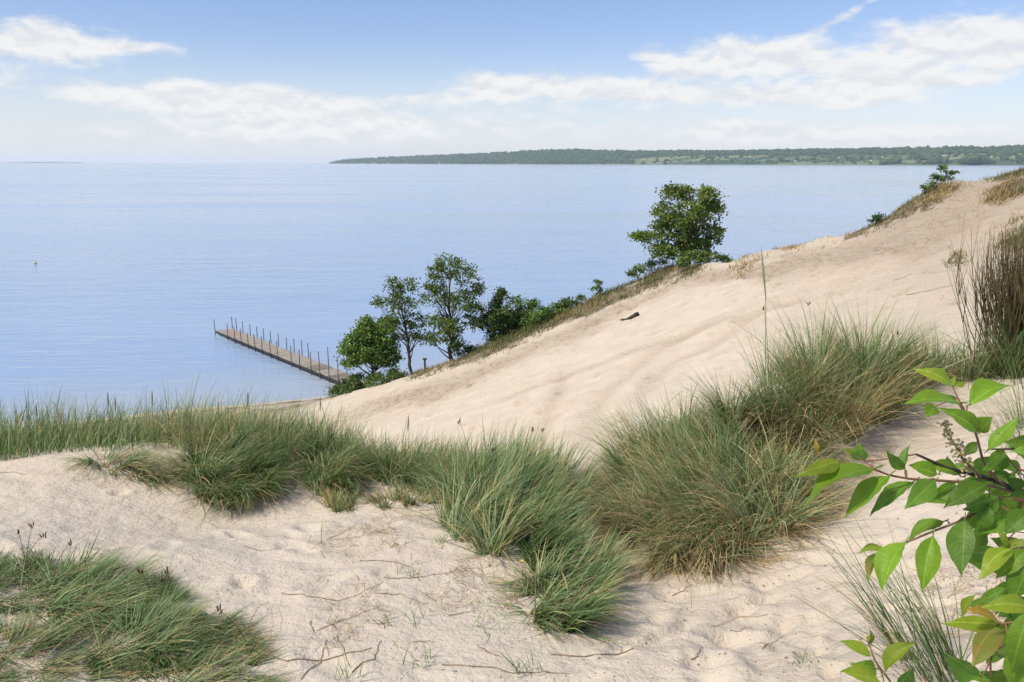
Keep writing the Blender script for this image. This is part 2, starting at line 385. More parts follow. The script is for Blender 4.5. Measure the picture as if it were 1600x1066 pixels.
def mat_sand():
    m, g, b, o = newmat('sand'); p = geopos(g)
    n1 = g.noise(p, .9, 6, .6); n2 = g.noise(p, 9, 5, .6); n3 = g.noise(p, 160, 3, .6); n4 = g.noise(p, .22, 4)
    c = g.mix(g.smooth(n1, .3, .7), (.535, .45, .35), (.59, .505, .40))
    c = g.mix(g.m('MULTIPLY', g.smooth(n2, .50, .72), .22), c, (.45, .36, .265))
    c = g.mix(g.m('MULTIPLY', g.smooth(n4, .45, .65), .3), c, (.575, .505, .425))
    st = g.noise(g.scalevec(p, (.35, 3.2, .35)), 1.6, 6, .65); sy = g.n('ShaderNodeSeparateXYZ'); g.l(p, sy.inputs[0]); st = g.m('MULTIPLY', st, g.smooth(sy.outputs[1], 11, 18))
    c = g.mix(g.m('MULTIPLY', g.smooth(st, .5, .66), .28), c, (.46, .375, .28))
    brk = g.smooth(g.noise(p, 3.1, 6, .7), .38, .62, .15, 1.0)
    wm = g.m('MULTIPLY', g.m('MULTIPLY', attr(g, 'warm'), brk), g.m('MULTIPLY_ADD', n1, .9, .2), clamp=True)
    c = g.mix(wm, c, (.55, .405, .255))
    c = g.mix(g.m('MULTIPLY', g.smooth(n3, .60, .75), .2), c, (.40, .31, .23))
    c = g.mix(g.m('MULTIPLY', attr(g, 'cover'), g.smooth(n1, .35, .6, .55, .95)), c, (.16, .125, .07))
    c = g.mix(attr(g, 'wrack'), c, (.10, .075, .05))
    g.l(c, b.inputs['Base Color']); b.inputs['Roughness'].default_value = .95; b.inputs['Specular IOR Level'].default_value = .15
    h = g.m('ADD', g.m('MULTIPLY', n2, .022), g.m('MULTIPLY', n3, .002)); h = g.m('ADD', h, g.m('MULTIPLY', g.noise(p, 32, 4, .6), .006))
    h = g.m('ADD', h, g.m('MULTIPLY', g.m('MULTIPLY', g.noise(p, 3.6, 6, .7), g.m('ADD', attr(g, 'warm'), .16)), .34))
    h = g.m('ADD', h, g.m('MULTIPLY', st, .05))
    bump(g, b, h, .9, 1.0); return m
SAND = mat_sand()
tag(link('dune_ground', dune_mesh, SAND), kind='structure')

# ------------------------------------------------------------------ sea and far land
def mat_sea():
    m, g, b, o = newmat('sea_water'); p = geopos(g)
    s1 = g.scalevec(p, (.30, 1.0, 1)); s2 = g.scalevec(p, (.22, .8, 1)); s3 = g.scalevec(p, (.004, .02, 1))
    w1 = g.noise(s1, 1.1, 3, .5, .4); w2 = g.noise(s2, .28, 3, .5, .6); w3 = g.noise(s1, 4.0, 2, .5)
    h = g.m('ADD', g.m('MULTIPLY', w1, .15), g.m('ADD', g.m('MULTIPLY', w2, .30), g.m('MULTIPLY', w3, .018)))
    calm = g.smooth(g.noise(s3, 1.0, 4, .6), .35, .7)
    c = g.mix(calm, (.265, .36, .51), (.315, .41, .55))
    sp = g.n('ShaderNodeSeparateXYZ'); g.l(p, sp.inputs[0]); sd = g.m('SUBTRACT', sp.outputs[1], g.m('MULTIPLY_ADD', sp.outputs[0], .42, 66.3))
    c = g.mix(g.m('MULTIPLY', g.smooth(g.m('MULTIPLY_ADD', w2, 8.0, sd), 2.0, 24.0, 1.0, 0.0), .5), c, (.42, .43, .38))
    g.l(c, b.inputs['Base Color']); b.inputs['IOR'].default_value = 1.33
    g.l(g.smooth(calm, 0, 1, .10, .2), b.inputs['Roughness'])
    bump(g, b, h, .58, 1.0); return m
def build_sea():
    xs = np.array([-60000, -9000, -1500, -300, -80, 0, 80, 300, 1500, 9000, 60000.]); ys = np.array([-300, 20, 60, 120, 300, 900, 3000, 9000, 20000, 34000.])
    X, Y = np.meshgrid(xs, ys); n, k = X.shape; i = np.arange(n - 1)[:, None] * k; j = np.arange(k - 1)[None]
    q = np.stack([i + j, i + j + 1, i + k + j + 1, i + k + j], -1).reshape(-1, 4)
    tag(link('sea', mesh_np('sea', np.stack([X, Y, 0 * X], -1).reshape(-1, 3), q, None, None, True), mat_sea()), kind='structure')
build_sea()

# far shore: shoreline distance and ridge height from the photograph, px -> (shore Y, skyline py)
FPX = np.array([522, 540, 600, 700, 830, 880, 1000, 1200, 1400, 1600, 1800, 2050.]); FPY = np.array([252.6, 249.6, 246.2, 242.6, 236.6, 234.6, 237.0, 235.4, 232.4, 230, 230, 232.])
FSH = np.array([12500, 12300, 11500, 10000, 8600, 8200, 7300, 6300, 5600, 5100, 4900, 4800.])
DEEP = 1500.0
def far_z(px, v):
    top = CAMZ + (254.0 - np.interp(px, FPX, FPY)) / F * (np.interp(px, FPX, FSH) + DEEP) - 12
    prof = np.where(v < .12, v * .7, .084 + (v - .12) * 1.041)
    return np.maximum(0.0, top) * np.clip(prof, 0, 1.0) + 1.5
def far_xy(px, v):
    sh = np.interp(px, FPX, FSH) + 60 * np.sin(px * .05) + 40 * np.sin(px * .13); Y = sh + v * DEEP
    return (px - 800) / (F * CP) * Y * .978, Y
FOREST_STOPS = [(0, (.016, .040, .020)), (.5, (.034, .076, .030)), (1, (.07, .125, .042))]
FOREST = mat_blade('far_foliage', FOREST_STOPS, .9, .0)
def build_far():
    pxs = np.linspace(522, 2050, 380); vs = np.linspace(0, 1.25, 26); PX, V = np.meshgrid(pxs, vs); X, Y = far_xy(PX, V)
    Z = far_z(PX, V); Z[0] = -2; Z[-1] = -2
    n, k = X.shape; i = np.arange(n - 1)[:, None] * k; j = np.arange(k - 1)[None]
    q = np.stack([i + j, i + j + 1, i + k + j + 1, i + k + j], -1).reshape(-1, 4)
    m, g, b, o = newmat('far_fields'); p = g.scalevec(geopos(g), (.0022, .0036, 0)); vo = g.n('ShaderNodeTexVoronoi'); g.l(p, vo.inputs['Vector']); vo.inputs['Scale'].default_value = 1.0
    r = g.n('ShaderNodeSeparateColor'); g.l(vo.outputs['Color'], r.inputs[0])
    g.l(g.ramp(r.outputs[0], [(0, (.035, .07, .026)), (.4, (.06, .105, .034)), (.7, (.11, .16, .052)), (1, (.23, .24, .11))]), b.inputs['Base Color']); b.inputs['Roughness'].default_value = 1
    tag(link('far_hills', mesh_np('far_hills', np.stack([X, Y, Z], -1).reshape(-1, 3), q, None, None, True), m), kind='structure')
    # low island on the horizon
    mb = MB(); a = np.linspace(0, 1, 30)
    pxa = 38 + a * 112; Yi = 26000.; hh = 38 * np.sin(a * math.pi) ** .6 + 10 * np.sin(a * 23)
    xi = (pxa - 800) / (F * CP) * Yi
    prof = np.array([(0, -2), (150, .7), (500, 1), (900, .7), (1100, -2)]); Vv = np.array([[(x, Yi + d, (h * s if s > 0 else s)) for d, s in prof] for x, h in zip(xi, hh)]).reshape(-1, 3)
    i = np.arange(29)[:, None] * 5; j = np.arange(4)[None]
    tag(link('far_island', mesh_np('far_island', Vv, np.stack([i + j, i + 5 + j, i + 6 + j, i + j + 1], -1).reshape(-1, 4), None, None, True), m), kind='structure')
build_far()

ICO_V = None
def ico():
    global ICO_V, ICO_T
    if ICO_V is None:
        import bmesh
        bm = bmesh.new(); bmesh.ops.create_icosphere(bm, subdivisions=1, radius=1.0)
        ICO_V = np.array([v.co for v in bm.verts]); ICO_T = np.array([[v.index for v in f.verts] for f in bm.faces]); bm.free()
    return ICO_V, ICO_T
def crowns(C, R, name, seed=0):
    """far tree crowns: rough balls, C centres, R (n,3) radii"""
    V, T = ico(); r = np.random.default_rng(seed); n = len(C)
    jit = r.uniform(.7, 1.25, (n, len(V), 1))
    W = V[None] * jit * R[:, None] + C[:, None]; t = T[None] + (np.arange(n) * len(V))[:, None, None]
    tint = np.clip(np.repeat(r.uniform(.1, .9, n), len(V)) + r.uniform(-.15, .15, n * len(V)), 0, 1)
    return mesh_np(name, W.reshape(-1, 3), None, t.reshape(-1, 3), {'tint': tint})
def build_far_woods():
    r = np.random.default_rng(5); N = 26000; px = r.uniform(524, 2040, N); v = r.uniform(.02, 1.02, N) ** .85
    wood = fbm(px * .016, v * 3.2, 3, 8) + np.clip((v - .62) * 3, -.1, 1) + np.clip((1010 - px) / 160, -.14, .8)
    keep = (wood > .015) | (r.uniform(0, 1, N) < .06); keep &= ~((px < 640) & (r.uniform(0, 1, N) < .5)); px, v = px[keep], v[keep]
    px, v = px[:15000], v[:15000]; x, y = far_xy(px, v); z = far_z(px, v); s = r.uniform(6, 15, len(px)) * (1 + fbm(px * .12, v * 20, 2, 3) * 1.2) * np.clip((px - 515) / 40, .35, 1)
    C = np.stack([x, y, z + s * .55], -1); R = np.stack([s * 1.25, s * 1.25, s * r.uniform(.75, 1.25, len(px))], -1)
    tag(link('far_woodland', crowns(C, R, 'far_woodland', 3), FOREST), 'blue green woodland covering the low hills across the bay', 'woodland', kind='stuff')
    for k, (gx, v0, w, h, lab) in enumerate([(1505, .07, 26, 12, 'widest dark tree grove on the far shore above the dune shrub'), (1447, .10, 20, 9, 'dark grove on the far shore left of the widest grove'),
                                     (1383, .10, 10, 8, 'small round tree grove by the far waterline'), (1426, .30, 16, 9, 'grove in the middle of the far fields'),
                                     (1578, .13, 11, 10, 'dark tree grove on far shore at the right picture edge'), (1548, .3, 6, 6, 'little tree clump between two large far groves'),
                                     (1366, .05, 8, 6, 'low bush clump right at the far waterline')]):
        n = int(w * 3.2) + 14; p = gx + np.clip(r.normal(0, w * .36, n), -w, w); vv = np.clip(v0 + r.uniform(-.03, .04, n), .01, 1); x, y = far_xy(p, vv); z = far_z(p, vv)
        mpp = y / F; s = h * mpp * .62 * r.uniform(.55, 1.0, n) * np.exp(-((p - gx) / w) ** 2 * .5)
        o = link('tree_grove', crowns(np.stack([x, y, z + s], -1), np.stack([s * 1.2, s * 1.2, s * 1.1], -1), 'tree_grove', 40 + k), FOREST)
        tag(o, lab, 'grove', 'groves on the far shore')
build_far_woods()

def build_houses():
    wallm = mat_simple('house_wall', (.75, .74, .70), (.8, .79, .76), .2, .9, 0); roofm = mat_simple('house_roof', (.16, .09, .07), (.2, .13, .1), .3, .9, 0); glass = mat_simple('window_glass', (.03, .04, .05), (.05, .06, .07), 1, .2, 0)
    spots = [(1215, .30, 26, 'long white farm building left on the far shore'), (1231, .24, 12, 'white cottage just right of the long far farm building'), (1290, .38, 15, 'white house left of the far village cluster'),
             (1331, .42, 22, 'largest white house in the far village'), (1339, .46, 13, 'white house behind the largest far village house'), (1345, .24, 14, 'single white house below the far village'),
             (1297, .44, 11, 'small white house highest on left of far village'), (1457, .50, 34, 'long pale building above the far groves'), (1362, .44, 12, 'white house right of the far village cluster'),
             (690, .05, 20, 'white house at the foot of the far wooded hill')]
    for px, v, w, lab in spots:
        x, y = far_xy(np.float64(px), np.float64(v)); z = float(far_z(np.float64(px), np.float64(v))) + 3; h = 5.5; d = 9
        root = empty('white_house', (float(x), float(y), z)); tag(root, lab, 'house', 'houses on the far shore')
        mb = MB(); mb.box((0, 0, h / 2 - 3), (w, d, h + 6)); link('wall', mb.mesh('wall', smooth=False), wallm, root)
        mb = MB(); a, b_ = w / 2 + .5, d / 2 + .6
        mb.add([(-a, -b_, h), (a, -b_, h), (a, b_, h), (-a, b_, h), (-a, 0, h + 3.2), (a, 0, h + 3.2)], [(0, 1, 5, 4), (2, 3, 4, 5), (3, 2, 1, 0)], [(0, 4, 3), (1, 2, 5)])
        link('roof', mb.mesh('roof', smooth=False), roofm, root)
        for s in (-.3, .05, .32):
            mb = MB(); mb.box((s * w, -d / 2 - .03, 2.6), (1.4, .1, 1.5)); link('window', mb.mesh('window', smooth=False), glass, root)
build_houses()

# ------------------------------------------------------------------ trees and shrubs
BARK = mat_simple('bark', (.035, .026, .02), (.075, .06, .045), 7, .95, .6, .02, (1, 1, .3))
LEAF_A = mat_blade('leaf_deep_green', [(0, (0.043, 0.079, 0.017)), (.5, (0.104, 0.171, 0.034)), (1, (0.232, 0.317, 0.073))], .5, .28)
LEAF_B = mat_blade('leaf_fresh_green', [(0, (0.049, 0.104, 0.022)), (.5, (0.116, 0.213, 0.043)), (1, (0.256, 0.378, 0.085))], .5, .3)
LEAF_C = mat_blade('leaf_birch_green', [(0, (0.061, 0.098, 0.017)), (.5, (0.146, 0.220, 0.037)), (1, (0.305, 0.390, 0.079))], .5, .32)
LEAF_P = mat_blade('needle_green', [(0, (0.030, 0.059, 0.017)), (.5, (0.067, 0.116, 0.029)), (1, (0.171, 0.232, 0.049))], .6, .2)

def lobes_to_world(lobes, Y):
    out = []
    for (px, py, rx, ry) in lobes:
        c = at(px, py, Y); s = Y / F * 1.02; out.append((c, rx * s, ry * s))
    return out
def leaf_quads(C, size, r, up=.35):
    n = len(C); d = r.normal(size=(n, 3)); d[:, 2] *= .7; d /= np.linalg.norm(d, axis=1, keepdims=True)
    e = np.cross(d, r.normal(size=(n, 3)) + np.array([0, 0, up])); e /= np.linalg.norm(e, axis=1, keepdims=True) + 1e-9
    L = (size * r.uniform(.7, 1.35, n))[:, None]; W = L * r.uniform(.32, .5, (n, 1))
    V = np.stack([C - d * L * .5, C + e * W - d * L * .05, C + d * L * .5, C - e * W - d * L * .05], 1)
    return V.reshape(-1, 3), (np.arange(n)[:, None] * 4 + np.arange(4)[None])
def tree(name, label, cat, trunk, lobes, Y, leafmat, leaf=.14, per=420, clump=.26, gap=.5, seed=0, depth=1.0, r0=.16, group=None, spread=1.0):
    """trunk: pixel path from the ground up; lobes: crown masses (px, py, rx, ry)"""
    r = np.random.default_rng(seed)
    tp = np.array([at(px, py, Y) for px, py in trunk]); tp[0, 2] = min(tp[0, 2], float(height(tp[0, 0], tp[0, 1]))) - .15
    root = empty(name, tuple(tp[0])); off = tp[0]; tag(root, label, cat, group)
    t = np.linspace(0, 1, len(tp)); tt = np.linspace(0, 1, 14); path = np.stack([np.interp(tt, t, tp[:, i]) for i in range(3)], -1)
    path[1:-1] += r.normal(0, .04, (12, 3)); rad = r0 * (1 - .8 * tt)
    wood = MB(); wood.tube(path - off, rad, 7)
    LV, TI = [], []
    W = lobes_to_world(lobes, Y); cx = np.mean([w[0][0] for w in W]); zlo = min(w[0][2] - w[2] for w in W); zhi = max(w[0][2] + w[2] for w in W)
    for c, rx, ry in W:
        c = c + np.array([0, r.uniform(-.6, .6) * rx * depth, 0]); ncl = max(9, int(rx * ry * 46 * spread))
        u = r.normal(size=(ncl, 3)); u /= np.linalg.norm(u, axis=1, keepdims=True); u *= r.uniform(.35, 1.0, (ncl, 1)) ** .6
        cc = c + u * np.array([rx, max(rx, ry) * depth, ry]) * .92
        for q in cc:
            below = np.nonzero(path[:, 2] < q[2] - .12 * np.linalg.norm(q - c) - .15)[0]; b = path[below[-1]] if len(below) else path[1]
            k = below[-1] if len(below) else 1; k = max(1, int(k * r.uniform(.6, 1))); b = path[k]
            if r.uniform() < .16:
                mid = (b + q) / 2 + r.normal(0, .12, 3) + np.array([0, 0, -.10 * np.linalg.norm(q - b)]); s = np.linspace(0, 1, 5)[:, None]
                wood.tube((b * (1 - s) ** 2 + 2 * mid * s * (1 - s) + q * s * s) - off, np.linspace(min(rad[k] * .5, .055), .008, 5), 4)
            n = int(per * r.uniform(.5, 1.3) / 10); sg = clump * r.uniform(.6, 1.25)
            P = q + r.normal(0, 1, (n, 3)) * np.array([sg, sg, sg * .62]); LV.append(P)
            hgt = (P[:, 2] - zlo) / (zhi - zlo); TI.append(np.clip(r.uniform(.1, .85) + r.normal(0, .18, n) , 0, 1))
    P = np.concatenate(LV); V, Q = leaf_quads(P - off, leaf, r)
    link('trunk', wood.mesh('trunk'), BARK, root)
    link('crown', mesh_np('crown', V, Q, None, {'tint': np.repeat(np.concatenate(TI), 4)}), leafmat, root)
    return root

def cy(px, py):                                   # depth of the dune crest under a pixel column
    Y = 50.
    for _ in range(12): Y = float(crestY(float(KX(px, py)) * Y))
    return Y
def build_trees():
    g1 = 'trees at the foot of the dune'; g2 = 'shrubs along the dune edge'
    tree('broadleaf_tree', 'dense round broadleaf tree nearest the jetty', 'tree', [(583, 602), (582, 575), (580, 520)],
         [(580, 520, 30, 24), (605, 530, 22, 26), (556, 540, 24, 22), (583, 548, 34, 24), (610, 556, 18, 16), (545, 532, 13, 9), (548, 565, 16, 12), (575, 502, 15, 10), (600, 508, 14, 10)],
         cy(583, 602) + 1.6, LEAF_B, .17, 430, .22, seed=1, r0=.14, group=g1)
    tree('broadleaf_tree', 'slender open-crowned tree, middle one of the three beside the jetty', 'tree', [(644, 588), (640, 560), (637, 530), (630, 490), (624, 440)],
         [(617, 441, 13, 13), (645, 446, 12, 12), (598, 470, 16, 9), (630, 474, 24, 18), (661, 468, 10, 12), (612, 502, 18, 15), (648, 502, 20, 16), (664, 530, 11, 11), (638, 526, 17, 10), (588, 474, 8, 5), (620, 456, 14, 12)],
         cy(644, 588) + 1.1, LEAF_A, .14, 300, .20, seed=2, r0=.13, group=g1, spread=.85)
    tree('broadleaf_tree', 'tallest open-crowned tree, rightmost of the three beside the jetty', 'tree', [(704, 566), (703, 530), (702, 490), (704, 420)],
         [(700, 411, 24, 12), (684, 428, 20, 15), (724, 428, 22, 17), (744, 452, 13, 18), (689, 462, 20, 19), (724, 470, 25, 20), (749, 484, 9, 12), (679, 502, 18, 12), (702, 506, 24, 16), (738, 505, 18, 14), (684, 528, 18, 13), (712, 534, 20, 10), (672, 450, 6, 5)],
         cy(704, 566) + 1.0, LEAF_A, .14, 330, .21, seed=3, r0=.15, group=g1, spread=.9)
    Yb = cy(725, 560) + 1.6
    tree('bush', 'dark round bush behind the trunk of the tallest jetty tree', 'bush', [(726, 562), (726, 548)], [(724, 546, 18, 11), (738, 548, 12, 10)], Yb, LEAF_P, .12, 420, .2, seed=4, r0=.06, group=g2)
    tree('bush', 'low dark bush at the foot of the dense round tree', 'bush', [(545, 622), (545, 605)], [(540, 606, 22, 11), (560, 600, 20, 14), (526, 613, 11, 8)], cy(545, 622) + .4, LEAF_A, .12, 700, .2, seed=5, r0=.06, group=g2)
    tree('bush', 'low rounded bush between the dense tree and the slender tree', 'bush', [(605, 604), (605, 592)], [(590, 598, 20, 13), (612, 590, 18, 11), (625, 588, 10, 8)], cy(605, 604) + .5, LEAF_A, .12, 700, .2, seed=6, r0=.06, group=g2)
    tree('pine_shrub', 'dark bushy pine shrub right of the tallest jetty tree', 'shrub', [(785, 545), (784, 500), (780, 462)],
         [(780, 490, 24, 22), (765, 505, 18, 20), (800, 505, 22, 24), (775, 470, 9, 13), (790, 525, 30, 14), (783, 460, 4, 9)], cy(785, 545) + .9, LEAF_P, .13, 850, .19, seed=7, r0=.09, group=g2)
    tree('bush', 'light leafy bush sprouting right of the pine shrub', 'bush', [(815, 525), (814, 485)], [(808, 470, 13, 8), (820, 485, 14, 9), (832, 474, 5, 4), (815, 500, 18, 12)], cy(815, 525) + 1.0, LEAF_B, .13, 560, .19, seed=8, r0=.06, group=g2)
    tree('bush', 'bright green low bush halfway up the dune edge', 'bush', [(850, 512), (850, 495)], [(848, 490, 22, 13), (872, 484, 18, 10), (828, 500, 18, 13), (810, 512, 16, 10)], cy(850, 512) + .4, LEAF_B, .13, 850, .2, seed=9, r0=.05, group=g2)
    tree('bush', 'small dark bush below the little sapling', 'bush', [(895, 490), (895, 478)], [(886, 474, 10, 10), (904, 471, 11, 8), (895, 480, 18, 9)], cy(895, 490) + .3, LEAF_A, .11, 650, .16, seed=10, r0=.04, group=g2)
    tree('sapling', 'little lone sapling on the dune edge left of the birch', 'sapling', [(935, 474), (935, 455), (934, 438)], [(934, 444, 7, 8), (932, 455, 11, 8), (938, 462, 9, 6)], cy(935, 474) + .5, LEAF_B, .11, 260, .13, seed=12, r0=.03)
    Yt = cy(1075, 418) + .8
    tree('birch_tree', 'large leaning birch tree standing alone on the dune crest', 'tree', [(1074, 418), (1076, 385), (1082, 345), (1078, 300)],
         [(1072, 303, 20, 13), (1045, 302, 13, 13), (1105, 303, 17, 16), (1038, 335, 16, 22), (1070, 335, 30, 25), (1112, 335, 17, 30), (1008, 372, 19, 11), (1040, 362, 20, 17), (1083, 372, 30, 20), (1118, 368, 11, 18), (1028, 388, 20, 11), (1060, 394, 28, 15), (995, 368, 9, 6), (1095, 390, 20, 12)],
         Yt, LEAF_C, .15, 420, .21, seed=13, r0=.16)
    tree('bush', 'dark bush under the left side of the birch', 'bush', [(1015, 430), (1015, 418)], [(1000, 421, 14, 7), (1025, 413, 20, 10), (990, 428, 8, 5)], cy(1015, 430) + .6, LEAF_A, .12, 420, .17, seed=14, r0=.05, group=g2)
    tree('bush', 'spreading bush under the right side of the birch', 'bush', [(1105, 416), (1105, 404)], [(1085, 402, 18, 12), (1112, 402, 20, 11), (1132, 406, 9, 6), (1064, 410, 8, 6)], cy(1105, 416) + .4, LEAF_A, .12, 500, .17, seed=15, r0=.05, group=g2)
    tree('drooping_shrub', 'small drooping shrub on the highest point of the dune skyline', 'shrub', [(1478, 287), (1477, 272)], [(1476, 265, 10, 7), (1488, 273, 8, 10), (1466, 276, 8, 7), (1480, 278, 10, 6)], cy(1478, 287) + .2, LEAF_A, .09, 300, .10, seed=16, r0=.04, group=g2)
    tree('bush', 'low creeping bush left of the drooping skyline shrub', 'bush', [(1447, 300), (1447, 293)], [(1446, 293, 8, 5), (1456, 288, 7, 4)], cy(1447, 300) + .2, LEAF_A, .09, 300, .10, seed=17, r0=.03, group=g2)
    tree('bush', 'small dark bush midway along the upper dune skyline', 'bush', [(1370, 352), (1370, 344)], [(1367, 344, 10, 6), (1376, 340, 5, 5)], cy(1370, 352) + .2, LEAF_P, .09, 300, .10, seed=18, r0=.03, group=g2)
build_trees()

# ------------------------------------------------------------------ jetty and water things
def build_jetty():
    a = at(336.5, 516.8, 0); zd = .48
    def onz(px, py, z): T = float(Tdip(py)); Y = (CAMZ - z) / T; return np.array([float(KX(px, py)) * Y, Y, z])
    A, B = onz(337, 517, zd), onz(526, 594, zd); d = (B - A) / np.linalg.norm(B - A); B = B + d * 2.5; L = np.linalg.norm(B - A); nrm = np.array([-d[1], d[0], 0]); nrm *= np.sign(nrm[1]); W = 1.75
    R = np.stack([d, nrm, (0, 0, 1)], 1); root = empty('bathing_jetty', tuple(A)); tag(root, 'long narrow wooden bathing jetty running out into the bay', 'jetty')
    w1 = mat_simple('jetty_wood', (.29, .25, .20), (.39, .345, .28), 3, .85, .4, .01); w2 = mat_simple('jetty_mat', (.18, .15, .12), (.25, .21, .17), 3, .9, .4, .01); w3 = mat_simple('jetty_red_wood', (.32, .24, .19), (.38, .29, .235), 3, .9, .4, .01); dk = mat_simple('wet_wood', (.02, .018, .017), (.04, .035, .03), 3, .7, .2, .01)
    n = 14; pl = L / n
    for k in range(n):
        mat = {1: w3, 10: w2, 12: w2}.get(k, w1); sub = 13; mb = MB()
        for s in range(sub):
            c = d * (pl * k + pl * (s + .5) / sub) + nrm * (W / 2) + np.array([0, 0, .0]); mb.box(c, (pl / sub - .018, W, .045), R)
        link('deck_panel', mb.mesh('deck_panel', smooth=False), mat, root)
    for off in (.04, W - .04):
        mb = MB(); mb.box(d * L / 2 + nrm * off + np.array([0, 0, -.145]), (L, .09, .24), R); link('side_beam', mb.mesh('side_beam', smooth=False), dk, root)
    def along(px, py0, side):                      # where a post seen at this pixel column stands
        best = min(np.linspace(0, L, 600), key=lambda s: abs(project(A + d * s + nrm * side)[0] - px)); return best
    steel = mat_simple('post_metal', (.06, .055, .055), (.12, .11, .105), 5, .6, .2, .005)
    zx = lambda v: 320 + v / 6.66
    front = [(102, 1.25), (240, 1.3), (312, 1.3), (380, 1.3), (452, 1.15), (522, 1.3), (597, 1.35), (684, 1.3), (755, 1.45), (902, 1.5), (989, 1.45), (1106, 1.6), (1198, 1.95), (1294, 2.1), (1392, 2.1)]
    back = [(172, 1.1), (265, 1.3), (333, 1.3), (397, 1.2), (475, 1.2), (547, 1.2), (615, 1.25), (690, 1.25), (770, 1.25), (853, 1.2), (932, 1.35), (1015, 1.45), (1082, 1.4), (1290, 1.7), (1480, 1.7)]
    for row, side in ((front, -.07), (back, W + .07)):
        for v, h in row:
            s = along(zx(v), 0, side); p = d * s + nrm * side; q = p + np.array([random.uniform(-.03, .03), random.uniform(-.03, .03), h])
            mb = MB(); mb.tube([p + np.array([0, 0, -1.6]), p, q], .042, 7); link('post', mb.mesh('post'), steel, root)
    p = onz(55, 411, .15); buoy = empty('mooring_buoy', (p[0], p[1], 0)); tag(buoy, 'small pale yellow buoy floating far left on the bay', 'buoy')
    V, T = ico(); mb = MB(); mb.add(V * .28 * np.array([1, 1, .9]) + np.array([0, 0, .2]), None, T); link('float', mb.mesh('float'), mat_simple('buoy_yellow', (.6, .55, .3), (.7, .65, .4), 3, .5, 0), buoy)
    mb = MB(); mb.tube([(0, 0, .4), (0, 0, .55)], .04, 6); link('eye', mb.mesh('eye'), steel, buoy)
    p = ground(664, 574); Yp = cy(664, 578) + .3; x = float(KX(664, 574)) * Yp; zg = float(height(x, Yp))
    post = empty('wooden_marker', (x, Yp, zg)); tag(post, 'short dark marker post on the slope between the jetty trees', 'post')
    mb = MB(); mb.box((0, 0, .3), (.12, .12, .9)); link('post', mb.mesh('post', smooth=False), BARK, post); mb = MB(); mb.box((0, 0, .76), (.26, .2, .1)); link('cap', mb.mesh('cap', smooth=False), BARK, post)
build_jetty()

# ------------------------------------------------------------------ marram grass
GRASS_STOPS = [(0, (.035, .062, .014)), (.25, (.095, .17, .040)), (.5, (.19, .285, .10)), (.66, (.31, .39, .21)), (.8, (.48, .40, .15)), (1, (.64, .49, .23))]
GRASS = mat_blade('marram_blades', GRASS_STOPS, .5, .28)
STRAW = mat_blade('straw_blades', [(0, (.17, .105, .05)), (.5, (.43, .30, .14)), (1, (.66, .51, .29))], .7, .2)
STEM = mat_blade('brown_stems', [(0, (.055, .038, .022)), (.5, (.14, .095, .05)), (1, (.29, .21, .11))], .7, .1)
def blades(P, L, W, az, lean, droop, tint, r, K=6, clampz=True, off=None, tipfrac=0):
    n = len(P); t = np.linspace(0, 1, K); th = lean[:, None] + droop[:, None] * t[None] ** 1.3 + np.where(r.uniform(0, 1, n) < .14, r.uniform(.5, 1.5, n), 0)[:, None] * (t[None] > r.uniform(.3, .8, n)[:, None])
    thm = .5 * (th[:, 1:] + th[:, :-1]); a = az[:, None] + np.cumsum(r.normal(0, .05, (n, K - 1)), 1)
    step = np.stack([np.sin(thm) * np.cos(a), np.sin(thm) * np.sin(a), np.cos(thm)], -1) * (L / (K - 1))[:, None, None]
    C = np.concatenate([P[:, None], P[:, None] + np.cumsum(step, 1)], 1)
    if clampz:
        hz = height(C[..., 0], C[..., 1]) + .006 + .02 * t[None]; C[:, 1:, 2] = np.maximum(C[:, 1:, 2], hz[:, 1:])
    tw = az + math.pi / 2 + r.normal(0, .7, n); S = np.stack([np.cos(tw), np.sin(tw), r.normal(0, .25, n)], -1)
    w = W[:, None] * .5 * np.clip((1 - t[None] ** 1.8), 0, 1) * (.75 + .25 * np.minimum(1, t[None] * 6))
    Lf = C[:, :-1] - S[:, None] * w[:, :-1, None]; Rt = C[:, :-1] + S[:, None] * w[:, :-1, None]
    V = np.concatenate([np.stack([Lf, Rt], 2).reshape(n, -1, 3), C[:, -1:]], 1); m = 2 * (K - 1) + 1; base = (np.arange(n) * m)[:, None, None]
    i = np.arange(K - 2) * 2; q = base + np.stack([i, i + 1, i + 3, i + 2], -1)[None]; tr = (np.arange(n) * m)[:, None] + np.array([m - 3, m - 2, m - 1])[None]
    V = V.reshape(-1, 3)
    if off is not None: V = V - off
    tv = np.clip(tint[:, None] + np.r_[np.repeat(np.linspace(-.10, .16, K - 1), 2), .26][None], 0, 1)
    return V, q.reshape(-1, 4), tr, tv.ravel()
def blade_mesh(name, *a, **k):
    V, q, t, tv = blades(*a, **k); return mesh_np(name, V, q, t, {'tint': tv})

